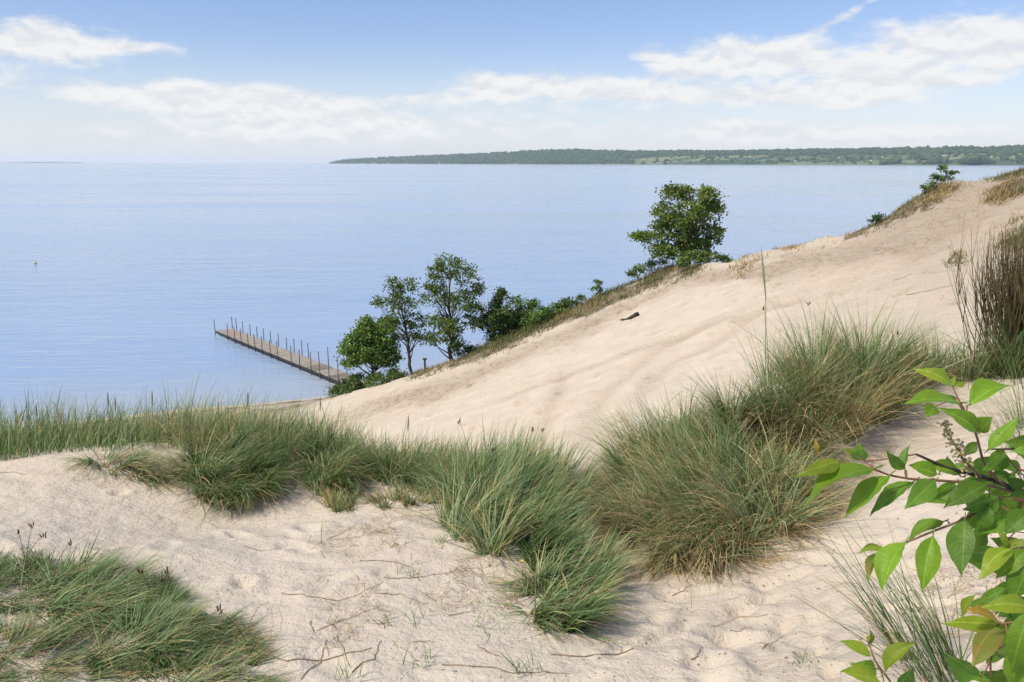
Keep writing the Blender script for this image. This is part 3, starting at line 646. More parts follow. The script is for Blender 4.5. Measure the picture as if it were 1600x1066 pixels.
def inpoly(px, py, poly):
    c = np.zeros(len(px), bool); n = len(poly)
    for i in range(n):
        x1, y1 = poly[i]; x2, y2 = poly[(i + 1) % n]
        if y1 != y2: c ^= ((y1 > py) != (y2 > py)) & (px < (x2 - x1) * (py - y1) / (y2 - y1) + x1)
    return c
def scatter(n, box, poly, r, ylim=None, jit=0):
    """random ground points in a world box whose pixel lies in poly"""
    out = []; tot = 0
    for _ in range(200):
        x = r.uniform(box[0], box[1], 6000); y = r.uniform(box[2], box[3], 6000); P = np.stack([x, y, height(x, y)], -1)
        px, py = project(P); k = inpoly(px + r.normal(0, jit, len(px)), py + r.normal(0, jit * .35, len(px)), poly) if jit else inpoly(px, py, poly)
        if ylim is not None: k &= ylim(px, P[:, 1])
        out.append(P[k]); tot += k.sum()
        if tot >= n: break
    return np.concatenate(out)[:n]
WIND = 0.15                                        # blades lean towards +x, slightly away

def build_ridge_grass():
    r = np.random.default_rng(21)
    edge = [(-260, 738), (0, 722), (100, 708), (250, 704), (330, 712), (450, 724), (560, 742), (660, 760), (740, 775), (860, 770), (860, 560), (-260, 560)]
    back = lambda px, Y: Y < np.interp(px, [-300, 430, 560, 640, 720, 860], [8.9, 8.8, 8.0, 7.2, 6.6, 6.0])
    P = scatter(14000, (-8.0, .6, 5.3, 9), edge, r, back); P = P[fbm(P[:, 0] * 1.4, P[:, 1] * 1.4, 3, 5) + r.uniform(-.25, .25, len(P)) > -.17]; n = len(P)
    px, py = project(P); dry = np.clip((.35 - fbm(P[:, 0] * .8, P[:, 1] * .8, 3, 15) * 2.0) * .6, 0, 1) * np.clip((760 - px) / 500, .25, 1)
    L = r.uniform(.20, .60, n) * np.clip(1.0 - fbm(P[:, 0] * 1.1, P[:, 1] * 1.1, 3, 2) * 2.2, .55, 1.45) * np.interp(px, [0, 200, 500, 860], [.82, .88, .95, .9])
    tint = np.clip(r.normal(.45, .17, n) + (r.uniform(0, 1, n) < dry * .8) * r.uniform(.2, .5, n), 0, 1)
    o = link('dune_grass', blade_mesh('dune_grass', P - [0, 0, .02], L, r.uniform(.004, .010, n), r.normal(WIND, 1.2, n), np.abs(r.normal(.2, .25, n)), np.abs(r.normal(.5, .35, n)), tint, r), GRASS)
    tag(o, 'mixed green and straw marram grass covering the left foreground ridge', 'grass', kind='stuff')
    # tall stalks standing out of the ridge
    labs = {8: 'tallest green reed stalk left of the ridge middle', 172: 'tall stalk cluster on the left ridge'}
    for k, (px, top, lab) in enumerate([(8, 618, 'seed stalk at the left picture edge above the ridge grass'), (27, 642, 'dark-tipped seed stalk near the left edge of the ridge'), (64, 634, 'thin upright stalk third from the left edge'),
            (172, 622, 'pair of tall stalks on the left ridge'), (184, 615, 'tallest stalk of the left ridge pair'), (243, 612, 'slim stalk standing over the water left of centre ridge'), (285, 606, 'broad green stalk highest on the left ridge'),
            (347, 630, 'stalk seen against the water below the jetty'), (392, 615, 'straw stalk in front of the small beach'), (517, 622, 'pale stalk below the dark bush at the beach'), (625, 652, 'stalk against the pale sand right of the beach')]):
        Yb = float(np.interp(px, [0, 430, 640], [7.2, 7.2, 6.5])); x = float(KX(px, 700)) * Yb; zb = float(height(x, Yb)); zt = CAMZ - float(Tdip(top)) * Yb; h = zt - zb
        root = empty('grass_stalk', (x, Yb, zb)); tag(root, lab, 'grass stalk', 'tall stalks on the ridge'); mb = MB(); s = np.linspace(0, 1, 6); lean = r.normal(.04, .06)
        pts = np.stack([lean * s ** 2, 0 * s, s * h - .02 * (s == 0)], -1); mb.tube(pts, np.linspace(.004, .0018, 6), 4); me = mb.mesh('stem', None); at_ = me.attributes.new('tint', 'FLOAT', 'POINT'); at_.data.foreach_set('value', np.full(len(me.vertices), .62, np.float32)); link('stem', me, GRASS, root)
        if k != 6:
            mb = MB(); hh = np.linspace(0, 1, 6); mb.tube(np.stack([pts[-1, 0] + hh * .01, 0 * hh, h - .13 + hh * .15], -1), .0055 * np.sin(.35 + hh * 2.6), 5); me = mb.mesh('seed_head'); at_ = me.attributes.new('tint', 'FLOAT', 'POINT'); at_.data.foreach_set('value', np.full(len(me.vertices), .5, np.float32)); link('seed_head', me, STRAW if k % 2 else STEM, root)
build_ridge_grass()

def tussock(name, label, poly, box, n, Lr, r, straw=.25, straw_front=None, splay=.6, azc=None, tint=.40, wr=(.004, .0095), group='marram tussocks', droop=.7, heads=0, cen=None, lean0=.12):
    """one clump of marram: blades fan out from the clump's middle, dry ones hang lowest"""
    P = scatter(n, box, poly, r); n = len(P); c = P.mean(0) if cen is None else cen; root = empty(name, (float(c[0]), float(c[1]), float(height(c[0], c[1])))); off = np.array(root.location)
    tag(root, label, 'grass clump', group); d = P[:, :2] - c[:2]; sp = np.abs(d).max(0) + 1e-6; rad = np.clip(np.linalg.norm(d / sp, axis=1), 0, 1.2)
    nt = max(6, n // 110); tc = P[r.integers(0, n, nt)]; own = np.argmin(((P[:, None, :2] - tc[None, :, :2]) ** 2).sum(2), 1); td = P - tc[own]
    P = P - td * r.uniform(.25, .75, (n, 1)); P[:, 2] = height(P[:, 0], P[:, 1])
    ta = np.arctan2(tc[:, 1] - c[1], tc[:, 0] - c[0]) + r.normal(0, .8, nt); tl = r.uniform(.4, 1.25, nt); tt = r.normal(0, .11, nt); tlen = r.uniform(.72, 1.12, nt)
    ax = np.cos(ta[own]) * rad * 1.2 + td[:, 0] * 5 + r.normal(0, .30, n); ay = np.sin(ta[own]) * rad * 1.2 + td[:, 1] * 5 + r.normal(0, .30, n)
    if azc is not None: ax += math.cos(azc[0]) * azc[1] * 1.3; ay += math.sin(azc[0]) * azc[1] * 1.3
    az = np.arctan2(ay, ax)
    lean = lean0 + splay * (.25 + .75 * rad) * r.uniform(.3, 1.15, n) * tl[own]; L = r.uniform(*Lr, n) * tlen[own]; dr = np.abs(r.normal(droop, .4, n))
    wild = r.uniform(0, 1, n) < .10; az = np.where(wild, r.uniform(-3.1, 3.1, n), az); lean = np.where(wild, lean + r.uniform(.1, .6, n), lean); L = np.where(wild, L * r.uniform(.8, 1.25, n), L)
    isst = r.uniform(0, 1, n) < straw * (1 + (0 if straw_front is None else straw_front) * np.clip(-(d[:, 1]) / sp[1], -1, 1))
    for part, k, mat in (('green_blades', ~isst, GRASS), ('straw_blades', isst, STRAW)):
        m = int(k.sum())
        if m < 3: continue
        tn = np.clip(r.normal(tint, .17, m) + tt[own[k]], 0, .88) if part[0] == 'g' else np.clip(r.normal(.5, .24, m), 0, 1)
        ex = 0 if part[0] == 'g' else .22
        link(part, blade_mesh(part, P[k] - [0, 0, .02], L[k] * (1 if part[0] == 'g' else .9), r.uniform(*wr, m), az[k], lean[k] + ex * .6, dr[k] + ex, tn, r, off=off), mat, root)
    for h in range(heads):
        b = P[r.integers(n)] - off; hh = r.uniform(Lr[1] * .7, Lr[1] * 1.05); a = r.uniform(-3, 3); s = np.linspace(0, 1, 6); mb = MB()
        mb.tube(b + np.stack([math.cos(a) * .12 * s ** 2, math.sin(a) * .05 * s ** 2, hh * s], -1), np.linspace(.0025, .0012, 6), 4); tip = b + np.array([math.cos(a) * .12, math.sin(a) * .05, hh])
        [mb.tube(tip + r.normal(0, .006, 3) + np.stack([r.normal(0, .012) * s, 0 * s, -.012 + r.uniform(.02, .035) * s], -1), .0038 * np.sin(.3 + s * 2.6), 4) for _ in range(4)]; me = mb.mesh('seed_head'); t_ = me.attributes.new('tint', 'FLOAT', 'POINT'); t_.data.foreach_set('value', r.uniform(.25, .8) * np.ones(len(me.vertices), np.float32)); link('seed_head', me, STEM, root)
    return root

def build_tussocks():
    R = np.random.default_rng
    # big clump in the middle right
    tussock('marram_tussock', 'huge shaggy grass clump with dry brown skirt right of the sand path', [(950, 795), (965, 845), (1015, 880), (1075, 893), (1150, 870), (1225, 842), (1265, 785), (1240, 690), (1190, 640), (1100, 662), (1005, 712), (950, 752)],
            (.4, 2.4, 4.0, 6.6), 12500, (.30, .70), R(31), straw=.38, straw_front=.5, splay=.85, tint=.46, droop=.9, azc=(math.pi * .9, .3))
    tussock('marram_tussock', 'tall upright grass clump above the huge one, before the pale slope', [(1180, 690), (1270, 735), (1330, 690), (1415, 650), (1425, 605), (1330, 602), (1250, 608), (1180, 640)],
            (1.7, 3.6, 4.9, 7.0), 5200, (.42, .95), R(32), straw=.30, straw_front=.8, splay=.6, tint=.46, droop=.65, heads=3)
    tussock('marram_tussock', 'loose thin grass fringe between upright clump and brown broom bush', [(1410, 632), (1500, 600), (1600, 592), (1600, 572), (1410, 596)], (2.8, 5.0, 5.6, 7.6), 1300, (.25, .6), R(33), straw=.25, splay=.35, tint=.45, droop=.5)
    # middle tuft running down to the path
    tussock('marram_tussock', 'dense green grass clump at the left side of the sand path', [(690, 770), (680, 815), (730, 865), (800, 905), (880, 890), (905, 830), (900, 780), (870, 755), (780, 748)], (-.7, .6, 4.0, 6.4), 5200, (.26, .56), R(34), straw=.15, splay=.5, tint=.38, droop=.6, azc=(.25, .8), heads=4, lean0=.25)
    tussock('marram_tussock', 'low green grass tuft nearest the viewer on the path edge', [(810, 920), (830, 985), (880, 1000), (940, 960), (945, 890), (900, 850), (840, 860)], (-.1, .7, 3.0, 4.7), 2700, (.18, .40), R(35), straw=.14, splay=.65, tint=.40, droop=.7, azc=(.1, .65), lean0=.35)
    # tufts hanging over the bank on the left
    tussock('marram_tussock', 'round green grass clump hanging over the sandy bank on the left', [(285, 745), (310, 782), (370, 795), (420, 775), (430, 735), (380, 712), (310, 715)], (-3.0, -1.4, 5.0, 6.6), 4000, (.30, .55), R(36), straw=.2, splay=.55, tint=.36, droop=.9, azc=(.0, .8), lean0=.35)
    tussock('marram_tussock', 'smaller dark grass clump right of the round clump on the bank', [(470, 745), (490, 775), (540, 778), (555, 750), (530, 728), (480, 730)], (-2.0, -.8, 5.0, 6.6), 1900, (.26, .45), R(37), straw=.2, splay=.55, tint=.36, droop=.9, azc=(-.1, .8), lean0=.35)
    tussock('marram_tussock', 'sparse combed grass trailing down the bank left of the round clump', [(120, 722), (170, 755), (250, 762), (270, 735), (190, 716)], (-4.0, -2.0, 5.4, 6.6), 620, (.25, .5), R(38), straw=.35, splay=.6, tint=.45, droop=1.0, azc=(-.3, .7), lean0=.5)
    tussock('grass_tuft', 'short grey green tuft in the hollow below the ridge', [(495, 790), (520, 803), (560, 795), (540, 778)], (-1.6, -.8, 4.9, 5.9), 420, (.12, .24), R(39), straw=.1, tint=.5, droop=.5)
    tussock('grass_tuft', 'short pale grass strip on the sand right of the hollow', [(565, 790), (620, 800), (690, 790), (690, 770), (600, 775)], (-1.3, -.3, 4.9, 6.2), 620, (.08, .22), R(40), straw=.45, tint=.5, droop=.7)
    tussock('marram_tussock', 'soft green grass band linking the bank clumps to the path clump', [(545, 742), (600, 762), (660, 775), (720, 785), (760, 775), (760, 745), (660, 735), (560, 715)], (-1.9, .1, 5.2, 7.2), 5200, (.24, .52), R(41), straw=.2, splay=.45, tint=.44, droop=.6, azc=(.2, .3))
    tussock('marram_tussock', 'taller mixed grass behind the two bank clumps', [(270, 716), (330, 722), (450, 734), (560, 742), (560, 700), (270, 690)], (-3.4, -1.0, 5.8, 7.6), 3600, (.30, .58), R(42), straw=.26, splay=.4, tint=.48, droop=.55, azc=(.2, .3))
    # bottom left patch
    lab = ['grass patch at the left edge above the bottom left corner', 'blue green grass sweep in the bottom left patch', 'dark sedge tuft with brown heads in the bottom left patch', 'leaning grass clump in the centre of the bottom left patch',
           'sparse grass in the bottom left corner', 'thin grass at the right end of the bottom left patch', 'low grass along the bottom edge of the bottom left patch']
    for k, (poly, box, n, Lr, tn, az, st, hd) in enumerate([
        ([(-60, 880), (0, 875), (90, 885), (110, 930), (40, 960), (-60, 960)], (-3.6, -1.8, 3.0, 4.6), 2300, (.12, .28), .30, (.3, .3), .15, 9),
        ([(60, 905), (180, 890), (210, 930), (160, 975), (60, 975)], (-3.2, -1.4, 2.9, 4.4), 2000, (.20, .42), .52, (.35, .75), .1, 0),
        ([(195, 915), (255, 905), (280, 945), (230, 965), (200, 950)], (-2.2, -1.2, 3.0, 4.4), 1000, (.12, .24), .25, (.3, .1), .06, 8),
        ([(150, 990), (220, 960), (310, 975), (310, 1020), (230, 1040), (150, 1030)], (-2.4, -1.0, 2.5, 3.8), 1900, (.18, .36), .36, (.4, .6), .15, 0),
        ([(-60, 980), (120, 980), (160, 1090), (-60, 1090)], (-3, -1.1, 2.2, 3.8), 1000, (.15, .38), .44, (.15, .7), .3, 0),
        ([(310, 950), (350, 965), (400, 1000), (390, 1050), (310, 1020)], (-1.7, -.7, 2.4, 3.9), 800, (.12, .30), .34, (.1, .4), .35, 2),
        ([(160, 1040), (330, 1030), (430, 1080), (160, 1100)], (-2.0, -.6, 2.2, 3.3), 1100, (.10, .26), .42, (.3, .5), .25, 0)]):
        tussock('marram_tussock', lab[k], poly, box, int(n * 1.15), (Lr[0] * .7, Lr[1] * .85), R(50 + k), straw=st + .06, splay=.45, tint=tn - .08, droop=.6, azc=az, heads=(hd + 1) // 2, wr=(.003, .0065), group='grass clumps at the bottom left', lean0=.75)
    tussock('wiry_tuft', 'wiry dark green tuft behind the lowest cherry leaves', [(1395, 1040), (1440, 1090), (1530, 1090), (1520, 1030), (1450, 1010)], (.9, 2.0, 2.0, 3.2), 150, (.35, .72), R(61), straw=.12, splay=.75, tint=.22, droop=.35, azc=(2.75, .55), wr=(.0035, .0055), cen=np.array([1.55, 2.4]), lean0=.3)
    tussock('wiry_tuft', 'thin dark grass blades rising behind the upper cherry leaves', [(1540, 690), (1560, 730), (1660, 750), (1660, 650), (1580, 650)], (2.4, 4.6, 4.2, 6.2), 170, (.35, .7), R(62), straw=.15, splay=.7, tint=.24, droop=.4, azc=(2.7, .6), wr=(.003, .005), lean0=.35)
    # sprouts on the bare sand
    for k, (px, py, n, L, lab) in enumerate([(648, 1040, 14, .17, 'upright sprout at the bottom edge left of the path'), (600, 975, 9, .10, 'tiny sprout beside a runner in the middle sand'), (655, 970, 10, .11, 'forked sprout above the bottom edge sprout'),
            (760, 985, 12, .13, 'bent sprout left of the nearest low tuft'), (522, 975, 5, .12, 'single slanted blade on open sand'), (820, 1050, 22, .12, 'flat sprout below the nearest low tuft'), (545, 1062, 20, .12, 'yellowish sprout on the bottom edge'),
            (475, 845, 5, .22, 'two crossed dry blades in the sand hollow'), (690, 850, 16, .09, 'small dark herb on the rooty sand hump'), (640, 900, 12, .08, 'low herb among the dry runners'), (505, 905, 6, .08, 'faint seedling on the open sand'),
            (1250, 1040, 16, .08, 'small curled sprout on the path right of centre'), (1065, 955, 5, .09, 'dry sprig in the middle of the path')]):
        c = ground(px, py); r = R(70 + k); P = c + np.c_[r.normal(0, .025 + L * .1, (n, 2)), np.zeros(n)]; P[:, 2] = height(P[:, 0], P[:, 1]) - .008
        root = empty('grass_sprout', tuple(c)); tag(root, lab, 'sprout', 'sprouts on the bare sand')
        link('blade_fan', blade_mesh('blade_fan', P, r.uniform(.5, 1.1, n) * L * 1.2, r.uniform(.003, .005, n), r.uniform(-3.1, 3.1, n), r.uniform(.1, .9, n), r.uniform(.1, .8, n), np.clip(r.normal(.42 if px != 545 else .6, .15, n), 0, 1), r, off=c), GRASS, root)
build_tussocks()

def build_upper_grass():
    """dry heath grass along the dune edge and on the upper slope"""
    r = np.random.default_rng(81)
    m = mat_blade('dry_heath', [(0, (.06, .085, .022)), (.35, (.15, .15, .05)), (.65, (.28, .20, .085)), (1, (.45, .33, .16))], .8, .15)
    polys = [(HEATH[0], 11000, .55, .27, 'olive and brown heath grass along the lower dune edge'),
             (HEATH[1], 1600, .4, .25, 'green grass lip below the jetty trees'),
             ([(1140, 432), (1160, 434), (1185, 415), (1195, 400), (1165, 402), (1145, 418)], 1100, .4, .75, 'dry brown grass overhang right of the birch'),
             ([(1215, 393), (1245, 388), (1240, 381), (1215, 384)], 300, .3, .8, 'small dry tuft on the skyline scarp'),
             (HEATH[2], 1900, .36, .42, 'mixed grass fringe on the upper skyline'),
             ([(1262, 388), (1300, 384), (1304, 376), (1264, 380)], 220, .3, .45, 'small green tuft row on the skyline right of the scarp'),
             (HEATH[3], 1700, .45, .62, 'brown grass cushion under the skyline shrub'),
             (HEATH[4], 2400, .5, .6, 'shaggy brown grass patch at the upper right dune edge'),
             (HEATH[5], 700, .35, .35, 'green grass on the skyline at the right'),
             ([(1560, 395), (1610, 390), (1610, 340), (1575, 350)], 1500, .5, .5, 'rough grass patch behind the broom bush'),
             ([(1480, 415), (1500, 420), (1505, 400), (1490, 396)], 420, .4, .5, 'small faded tuft on the upper slope left of the broom')]
    for poly, n, L, tn, lab in polys:
        a = np.array(poly); P = scatter(n, (-12, 34, 24, 56), poly, r, jit=9); k = len(P)
        if k < 5: print('FEW', lab, k); continue
        keep = fbm(P[:, 0] * .9, P[:, 1] * .9, 3, 14) + r.uniform(-.15, .15, k) > -.06; P = P[keep]; k = len(P)
        o = link('heath_grass', blade_mesh('heath_grass', P - [0, 0, .03], r.uniform(.5, 1.2, k) * L, r.uniform(.02, .05, k), r.normal(WIND, 1.4, k), r.uniform(.1, .8, k), r.uniform(.2, 1.2, k), np.clip(r.normal(tn, .16, k) + fbm(P[:, 0] * .6, P[:, 1] * .6, 3, 33) * 1.5, 0, 1), r, K=4), m)
        tag(o, lab, 'grass', kind='stuff')
build_upper_grass()

def build_broom():
    r = np.random.default_rng(91); c = ground(1575, 592); c = np.array([float(KX(1600, 590)) * 6.7, 6.7, 0]); c[2] = height(c[0], c[1])
    root = empty('broom_bush', tuple(c)); tag(root, 'brown leafless broom bush at the right picture edge', 'bush'); mb = MB(); tints = []
    for k in range(430):
        a = r.uniform(-math.pi, math.pi); sp = abs(r.normal(.0, .28)) % .42; L = r.uniform(.75, 1.35); s = np.linspace(0, 1, 9); b = np.array([r.normal(.08, .2), r.normal(0, .14), -.03])
        hor = sp * (2.1 * s - 1.2 * s ** 2); P = b + np.stack([math.cos(a) * hor - .10 * s ** 1.5, math.sin(a) * hor, L * s * (1 - .1 * sp)], -1); P[1:] += np.cumsum(r.normal(0, .012, (8, 3)), 0); n0 = mb.n
        mb.tube(P, np.linspace(.005, .0014, 9), 4); tints.append(np.full(mb.n - n0, r.uniform(.05, .75)))
        for j in range(r.integers(2, 6)):
            q = r.integers(3, 7); e = P[q]; d = P[q + 1] - P[q - 1]; d = d / np.linalg.norm(d) + r.normal(0, .22, 3); ss = np.linspace(0, 1, 4)[:, None]; n0 = mb.n; mb.tube(e + d * ss * r.uniform(.15, .35) + np.array([0, 0, .05]) * ss ** 2, np.linspace(.003, .0012, 4), 3); tints.append(np.full(mb.n - n0, r.uniform(.1, .8)))
    bm_ = mat_blade('broom_stems', [(0, (.05, .042, .02)), (.5, (.14, .105, .05)), (1, (.27, .22, .10))], .7, .1)
    link('stems', mb.mesh('stems', {'tint': np.concatenate(tints)}), bm_, root)
    n = 2000; P = c + np.c_[r.normal(.15, .32, n), r.normal(-.05, .22, n), np.zeros(n)]; P[:, 2] = height(P[:, 0], P[:, 1]) - .02
    link('basal_grass', blade_mesh('basal_grass', P, r.uniform(.25, .8, n), r.uniform(.004, .008, n), r.uniform(-3.1, 3.1, n), r.uniform(.1, .8, n), r.uniform(.3, 1.1, n), np.clip(r.normal(.18, .12, n), 0, 1), r, off=c), GRASS, root)
build_broom()

# ------------------------------------------------------------------ twigs, runners, litter
TWIG = mat_simple('dry_twig', (.20, .135, .085), (.36, .26, .17), 40, .9, 0)
def build_litter():
    r = np.random.default_rng(101)
    def path(name, lab, pts, rad, mat=TWIG, cat='twig', grp='dry runners and twigs on the sand', lift=.004, arch=0):
        P = np.array([ground(*p) for p in pts]); s = np.linspace(0, len(P) - 1, (len(P) - 1) * 4 + 1); Q = np.stack([np.interp(s, range(len(P)), P[:, i]) for i in range(3)], -1)
        Q[1:-1] += r.normal(0, .0035, (len(Q) - 2, 3)); Q[:, 2] = np.maximum(height(Q[:, 0], Q[:, 1]), Q[:, 2] - .01) + lift + arch * np.sin(np.linspace(0, math.pi, len(Q)))
        o = Q[0].copy(); mb = MB(); mb.tube(Q - o, np.linspace(rad, rad * .5, len(Q)) * .62, 5); ob = link(name, mb.mesh(name), mat, None, tuple(o)); tag(ob, lab, cat, grp)
    path('grass_runner', 'long curved runner lying across the open sand left of the hump', [(440, 928), (480, 936), (530, 940), (560, 930), (600, 910)], .0035)
    path('grass_runner', 'runner crossing the sand hump from left to right', [(562, 878), (605, 878), (640, 888), (655, 900)], .0035)
    path('grass_runner', 'runner arm ending beside the small dark herb', [(585, 928), (625, 930), (658, 945)], .0035)
    path('grass_runner', 'thin runner slanting up below the long curved one', [(495, 987), (540, 970), (595, 950)], .003)
    path('grass_runner', 'arched runner looping off the bottom left grass patch', [(385, 990), (405, 965), (422, 962), (428, 985), (424, 1010)], .003, arch=.06)
    path('grass_runner', 'long runner leading right from the bottom left patch', [(400, 1022), (450, 1036), (500, 1035), (545, 1025), (582, 1015)], .005)
    path('grass_runner', 'runner crossing the long bottom runner', [(470, 1064), (500, 1040), (508, 1015), (510, 1000)], .0035)
    path('grass_runner', 'short curved runner right of the crossing runner', [(526, 997), (540, 1022), (546, 1046)], .003)
    path('grass_runner', 'runner rising from the yellowish sprout', [(550, 1052), (585, 1032), (596, 1005)], .004)
    path('grass_runner', 'straight runner with nodes along the bottom edge', [(690, 1042), (750, 1046), (800, 1052), (850, 1054), (890, 1056)], .004)
    path('grass_runner', 'dark runner reaching from the nearest tuft onto the path', [(860, 1024), (915, 1028), (965, 1025), (990, 1017)], .005)
    path('grass_runner', 'thin dark runner on the sand at the left picture edge', [(0, 740), (20, 739), (40, 742)], .004)
    path('grass_runner', 'runner below the small dark herb', [(600, 905), (640, 905), (690, 898), (720, 895)], .003)
    for k, (a, b, lab) in enumerate([((382, 855), (425, 862), 'reddish dry stem on the sand left of centre'), ((510, 847), (556, 822), 'orange dry blade on the hump edge'), ((515, 846), (590, 836), 'flat straw blade beside the orange one'), ((590, 836), (630, 832), 'short straw right of the flat straw blade'),
            ((700, 964), (740, 955), 'pale twig left of the nearest tuft'), ((590, 978), (616, 972), 'stubby brown twig in the middle sand'), ((1110, 980), (1200, 963), 'long thin straw lying on the path'), ((1140, 990), (1175, 982), 'short straw below the long path straw'),
            ((1080, 1036), (1098, 1015), 'dark twig at the lower path'), ((1190, 1018), (1225, 996), 'slanted straw on the right of the path'), ((655, 800), (690, 795), 'brown straw at the foot of the ridge grass'), ((745, 1012), (782, 1030), 'brown husk strip beside the bottom runner'),
            ((1050, 933), (1082, 915), 'faint twig under the huge grass clump'), ((485, 972), (492, 990), 'tiny dark twig on open sand'), ((645, 1006), (680, 1006), 'level twig above the bottom sprout'), ((612, 1005), (640, 1022), 'bent straw near the bottom sprout')]):
        path('dry_twig', lab, [a, ((a[0] + b[0]) / 2 + r.uniform(-3, 3), (a[1] + b[1]) / 2 + r.uniform(-3, 3)), b], .0035, STRAWT if k in (1, 2, 3, 6, 7, 9, 15) else TWIG, lift=.005)
    # driftwood on the slope
    p = ground(985, 499); q = ground(969, 503); e = ground(997, 493); root = empty('driftwood_log', tuple(p)); tag(root, 'dark driftwood log lying on the pale dune slope', 'driftwood'); mb = MB()
    pts = np.array([q, p, e]) - p; pts[:, 2] += .1; s = np.linspace(0, 2, 9); Q = np.stack([np.interp(s, range(3), pts[:, i]) for i in range(3)], -1); Q[1:-1] += r.normal(0, .02, (7, 3)); mb.tube(Q, np.array([.03, .06, .07, .09, .1, .11, .12, .13, .1]), 7); link('log', mb.mesh('log'), BARK, root)
    mb = MB(); mb.tube(np.array([Q[6], Q[6] + (.1, -.05, .14), Q[6] + (.22, -.08, .2)]), np.array([.05, .04, .02]), 5); link('branch_stub', mb.mesh('branch_stub'), BARK, root)
    for a, b, lab in (((1395, 440), (1425, 428), 'upper dark streak standing in for a shadowy scarp on the right slope'), ((1415, 462), (1490, 447), 'lower dark streak standing in for a shadowy scarp on the right slope'), ((865, 617), (876, 614), 'small dark stick in the middle of the slope')):
        path('scarp_shade_and_stick', lab, [a, ((a[0] + b[0]) / 2, (a[1] + b[1]) / 2 + 1), b], .02, TWIG, 'root', None, .01)  # both right-hand streaks: dark tubes added for the shade of brown grass scarps
    # crumbs, pebbles and plant bits: uncountable
    V, T = ico(); N = 1500
    pts = []
    for px, py in np.c_[r.uniform(0, 1600, N), r.uniform(800, 1066, N)]:
        pts.append(ground(px, py))
    C = np.array(pts); k = fbm(C[:, 0] * 1.3, C[:, 1] * 1.3, 3, 44) + np.clip(project(C)[0] / 1600 - .45, -.1, .2) > -.02; C = C[k]; s = np.abs(r.normal(.0, .0026, len(C))) + .0012
    W = V[None] * r.uniform(.6, 1.4, (len(C), len(V), 1)) * (s[:, None, None] * np.array([1.3, 1.1, .6])) + C[:, None]
    me = mesh_np('sand_litter', W.reshape(-1, 3), None, (T[None] + (np.arange(len(C)) * len(V))[:, None, None]).reshape(-1, 3)); o = link('sand_litter', me, TWIG); tag(o, 'dark crumbs and plant bits strewn over the sand', 'litter', kind='stuff')
    n = 2300; P = scatter(n, (-1.9, .5, 3.0, 6.2), [(430, 830), (560, 800), (700, 780), (780, 880), (850, 1000), (760, 1060), (420, 1066), (560, 900)], r); P = P[fbm(P[:, 0] * 2, P[:, 1] * 2, 3, 4) > .0][:900]; n = len(P)
    P2 = scatter(700, (.6, 3.0, 3.0, 5.6), [(1060, 890), (1240, 850), (1300, 760), (1430, 650), (1420, 680), (1320, 800), (1250, 880), (1090, 915)], r); P = np.r_[P, P2]; n = len(P)
    P3 = scatter(500, (1.0, 2.6, 2.4, 4.4), [(1430, 900), (1560, 850), (1600, 900), (1600, 1000), (1450, 1000)], r); P = np.r_[P, P3]; n = len(P)
    o = link('straw_litter', blade_mesh('straw_litter', P + [0, 0, .004], r.uniform(.02, .13, n), r.uniform(.002, .0045, n), r.uniform(-3.1, 3.1, n), np.full(n, 1.45) + r.normal(0, .1, n), r.normal(.1, .1, n), np.clip(r.normal(.4, .25, n), 0, 1), r, K=4), STRAW); tag(o, 'dry straw and leaf bits littering the rooty sand', 'litter', kind='stuff')
STRAWT = mat_simple('straw_stem', (.40, .25, .12), (.5, .36, .2), 30, .8, 0)
build_litter()

def build_yellow_flower():
    c = ground(815, 903); root = empty('yellow_flower', tuple(c)); tag(root, 'tiny yellow flower in the grass at the path edge', 'flower'); mb = MB(); h = .10; mb.tube([(0, 0, -.01), (.005, 0, .05), (0, -.01, h)], .0015, 4); link('stem', mb.mesh('stem'), TWIG, root)
    m = mat_simple('petal_yellow', (.75, .5, .02), (.8, .6, .05), 20, .6, 0); mb = MB()
    for k in range(7):
        a = k * 2 * math.pi / 7; u = np.array([math.cos(a), math.sin(a), .3]); v = np.array([-math.sin(a), math.cos(a), 0]); b = np.array([0, -.01, h]); mb.add([b, b + u * .008 + v * .004, b + u * .014, b + u * .008 - v * .004], [(0, 1, 2, 3)])
    link('petals', mb.mesh('petals', smooth=False), m, root)
build_yellow_flower()

# the single tall reed in front of the slope
def build_reed():
    b = ground(1199, 640); Y = 5.9; b = np.array([float(KX(1197, 620)) * Y, Y, 0]); b[2] = height(b[0], b[1]); top = at(1189, 386, Y); mid = at(1197, 470, Y)
    root = empty('tall_reed', tuple(b)); tag(root, 'single tall green stalk rising above the upright clump before the slope', 'grass stalk'); s = np.linspace(0, 1, 9)[:, None]
    P = np.where(s < .6, b + (mid - b) * s / .6, mid + (top - mid) * (s - .6) / .4) - b; mb = MB(); mb.tube(P, np.linspace(.004, .002, 9), 5); me = mb.mesh('stem', {'tint': np.full(mb.n, .62)}); link('stem', me, GRASS, root)
    mb = MB(); t = np.linspace(0, 1, 8)[:, None]; Q = (mid - b) * (1 - t) + (top - b) * t; mb.tube(Q, .006 * np.sin(.25 + t[:, 0] * 2.75) + .001, 6); link('seed_head', mb.mesh('seed_head', {'tint': np.full(mb.n, .68)}), GRASS, root)
build_reed()

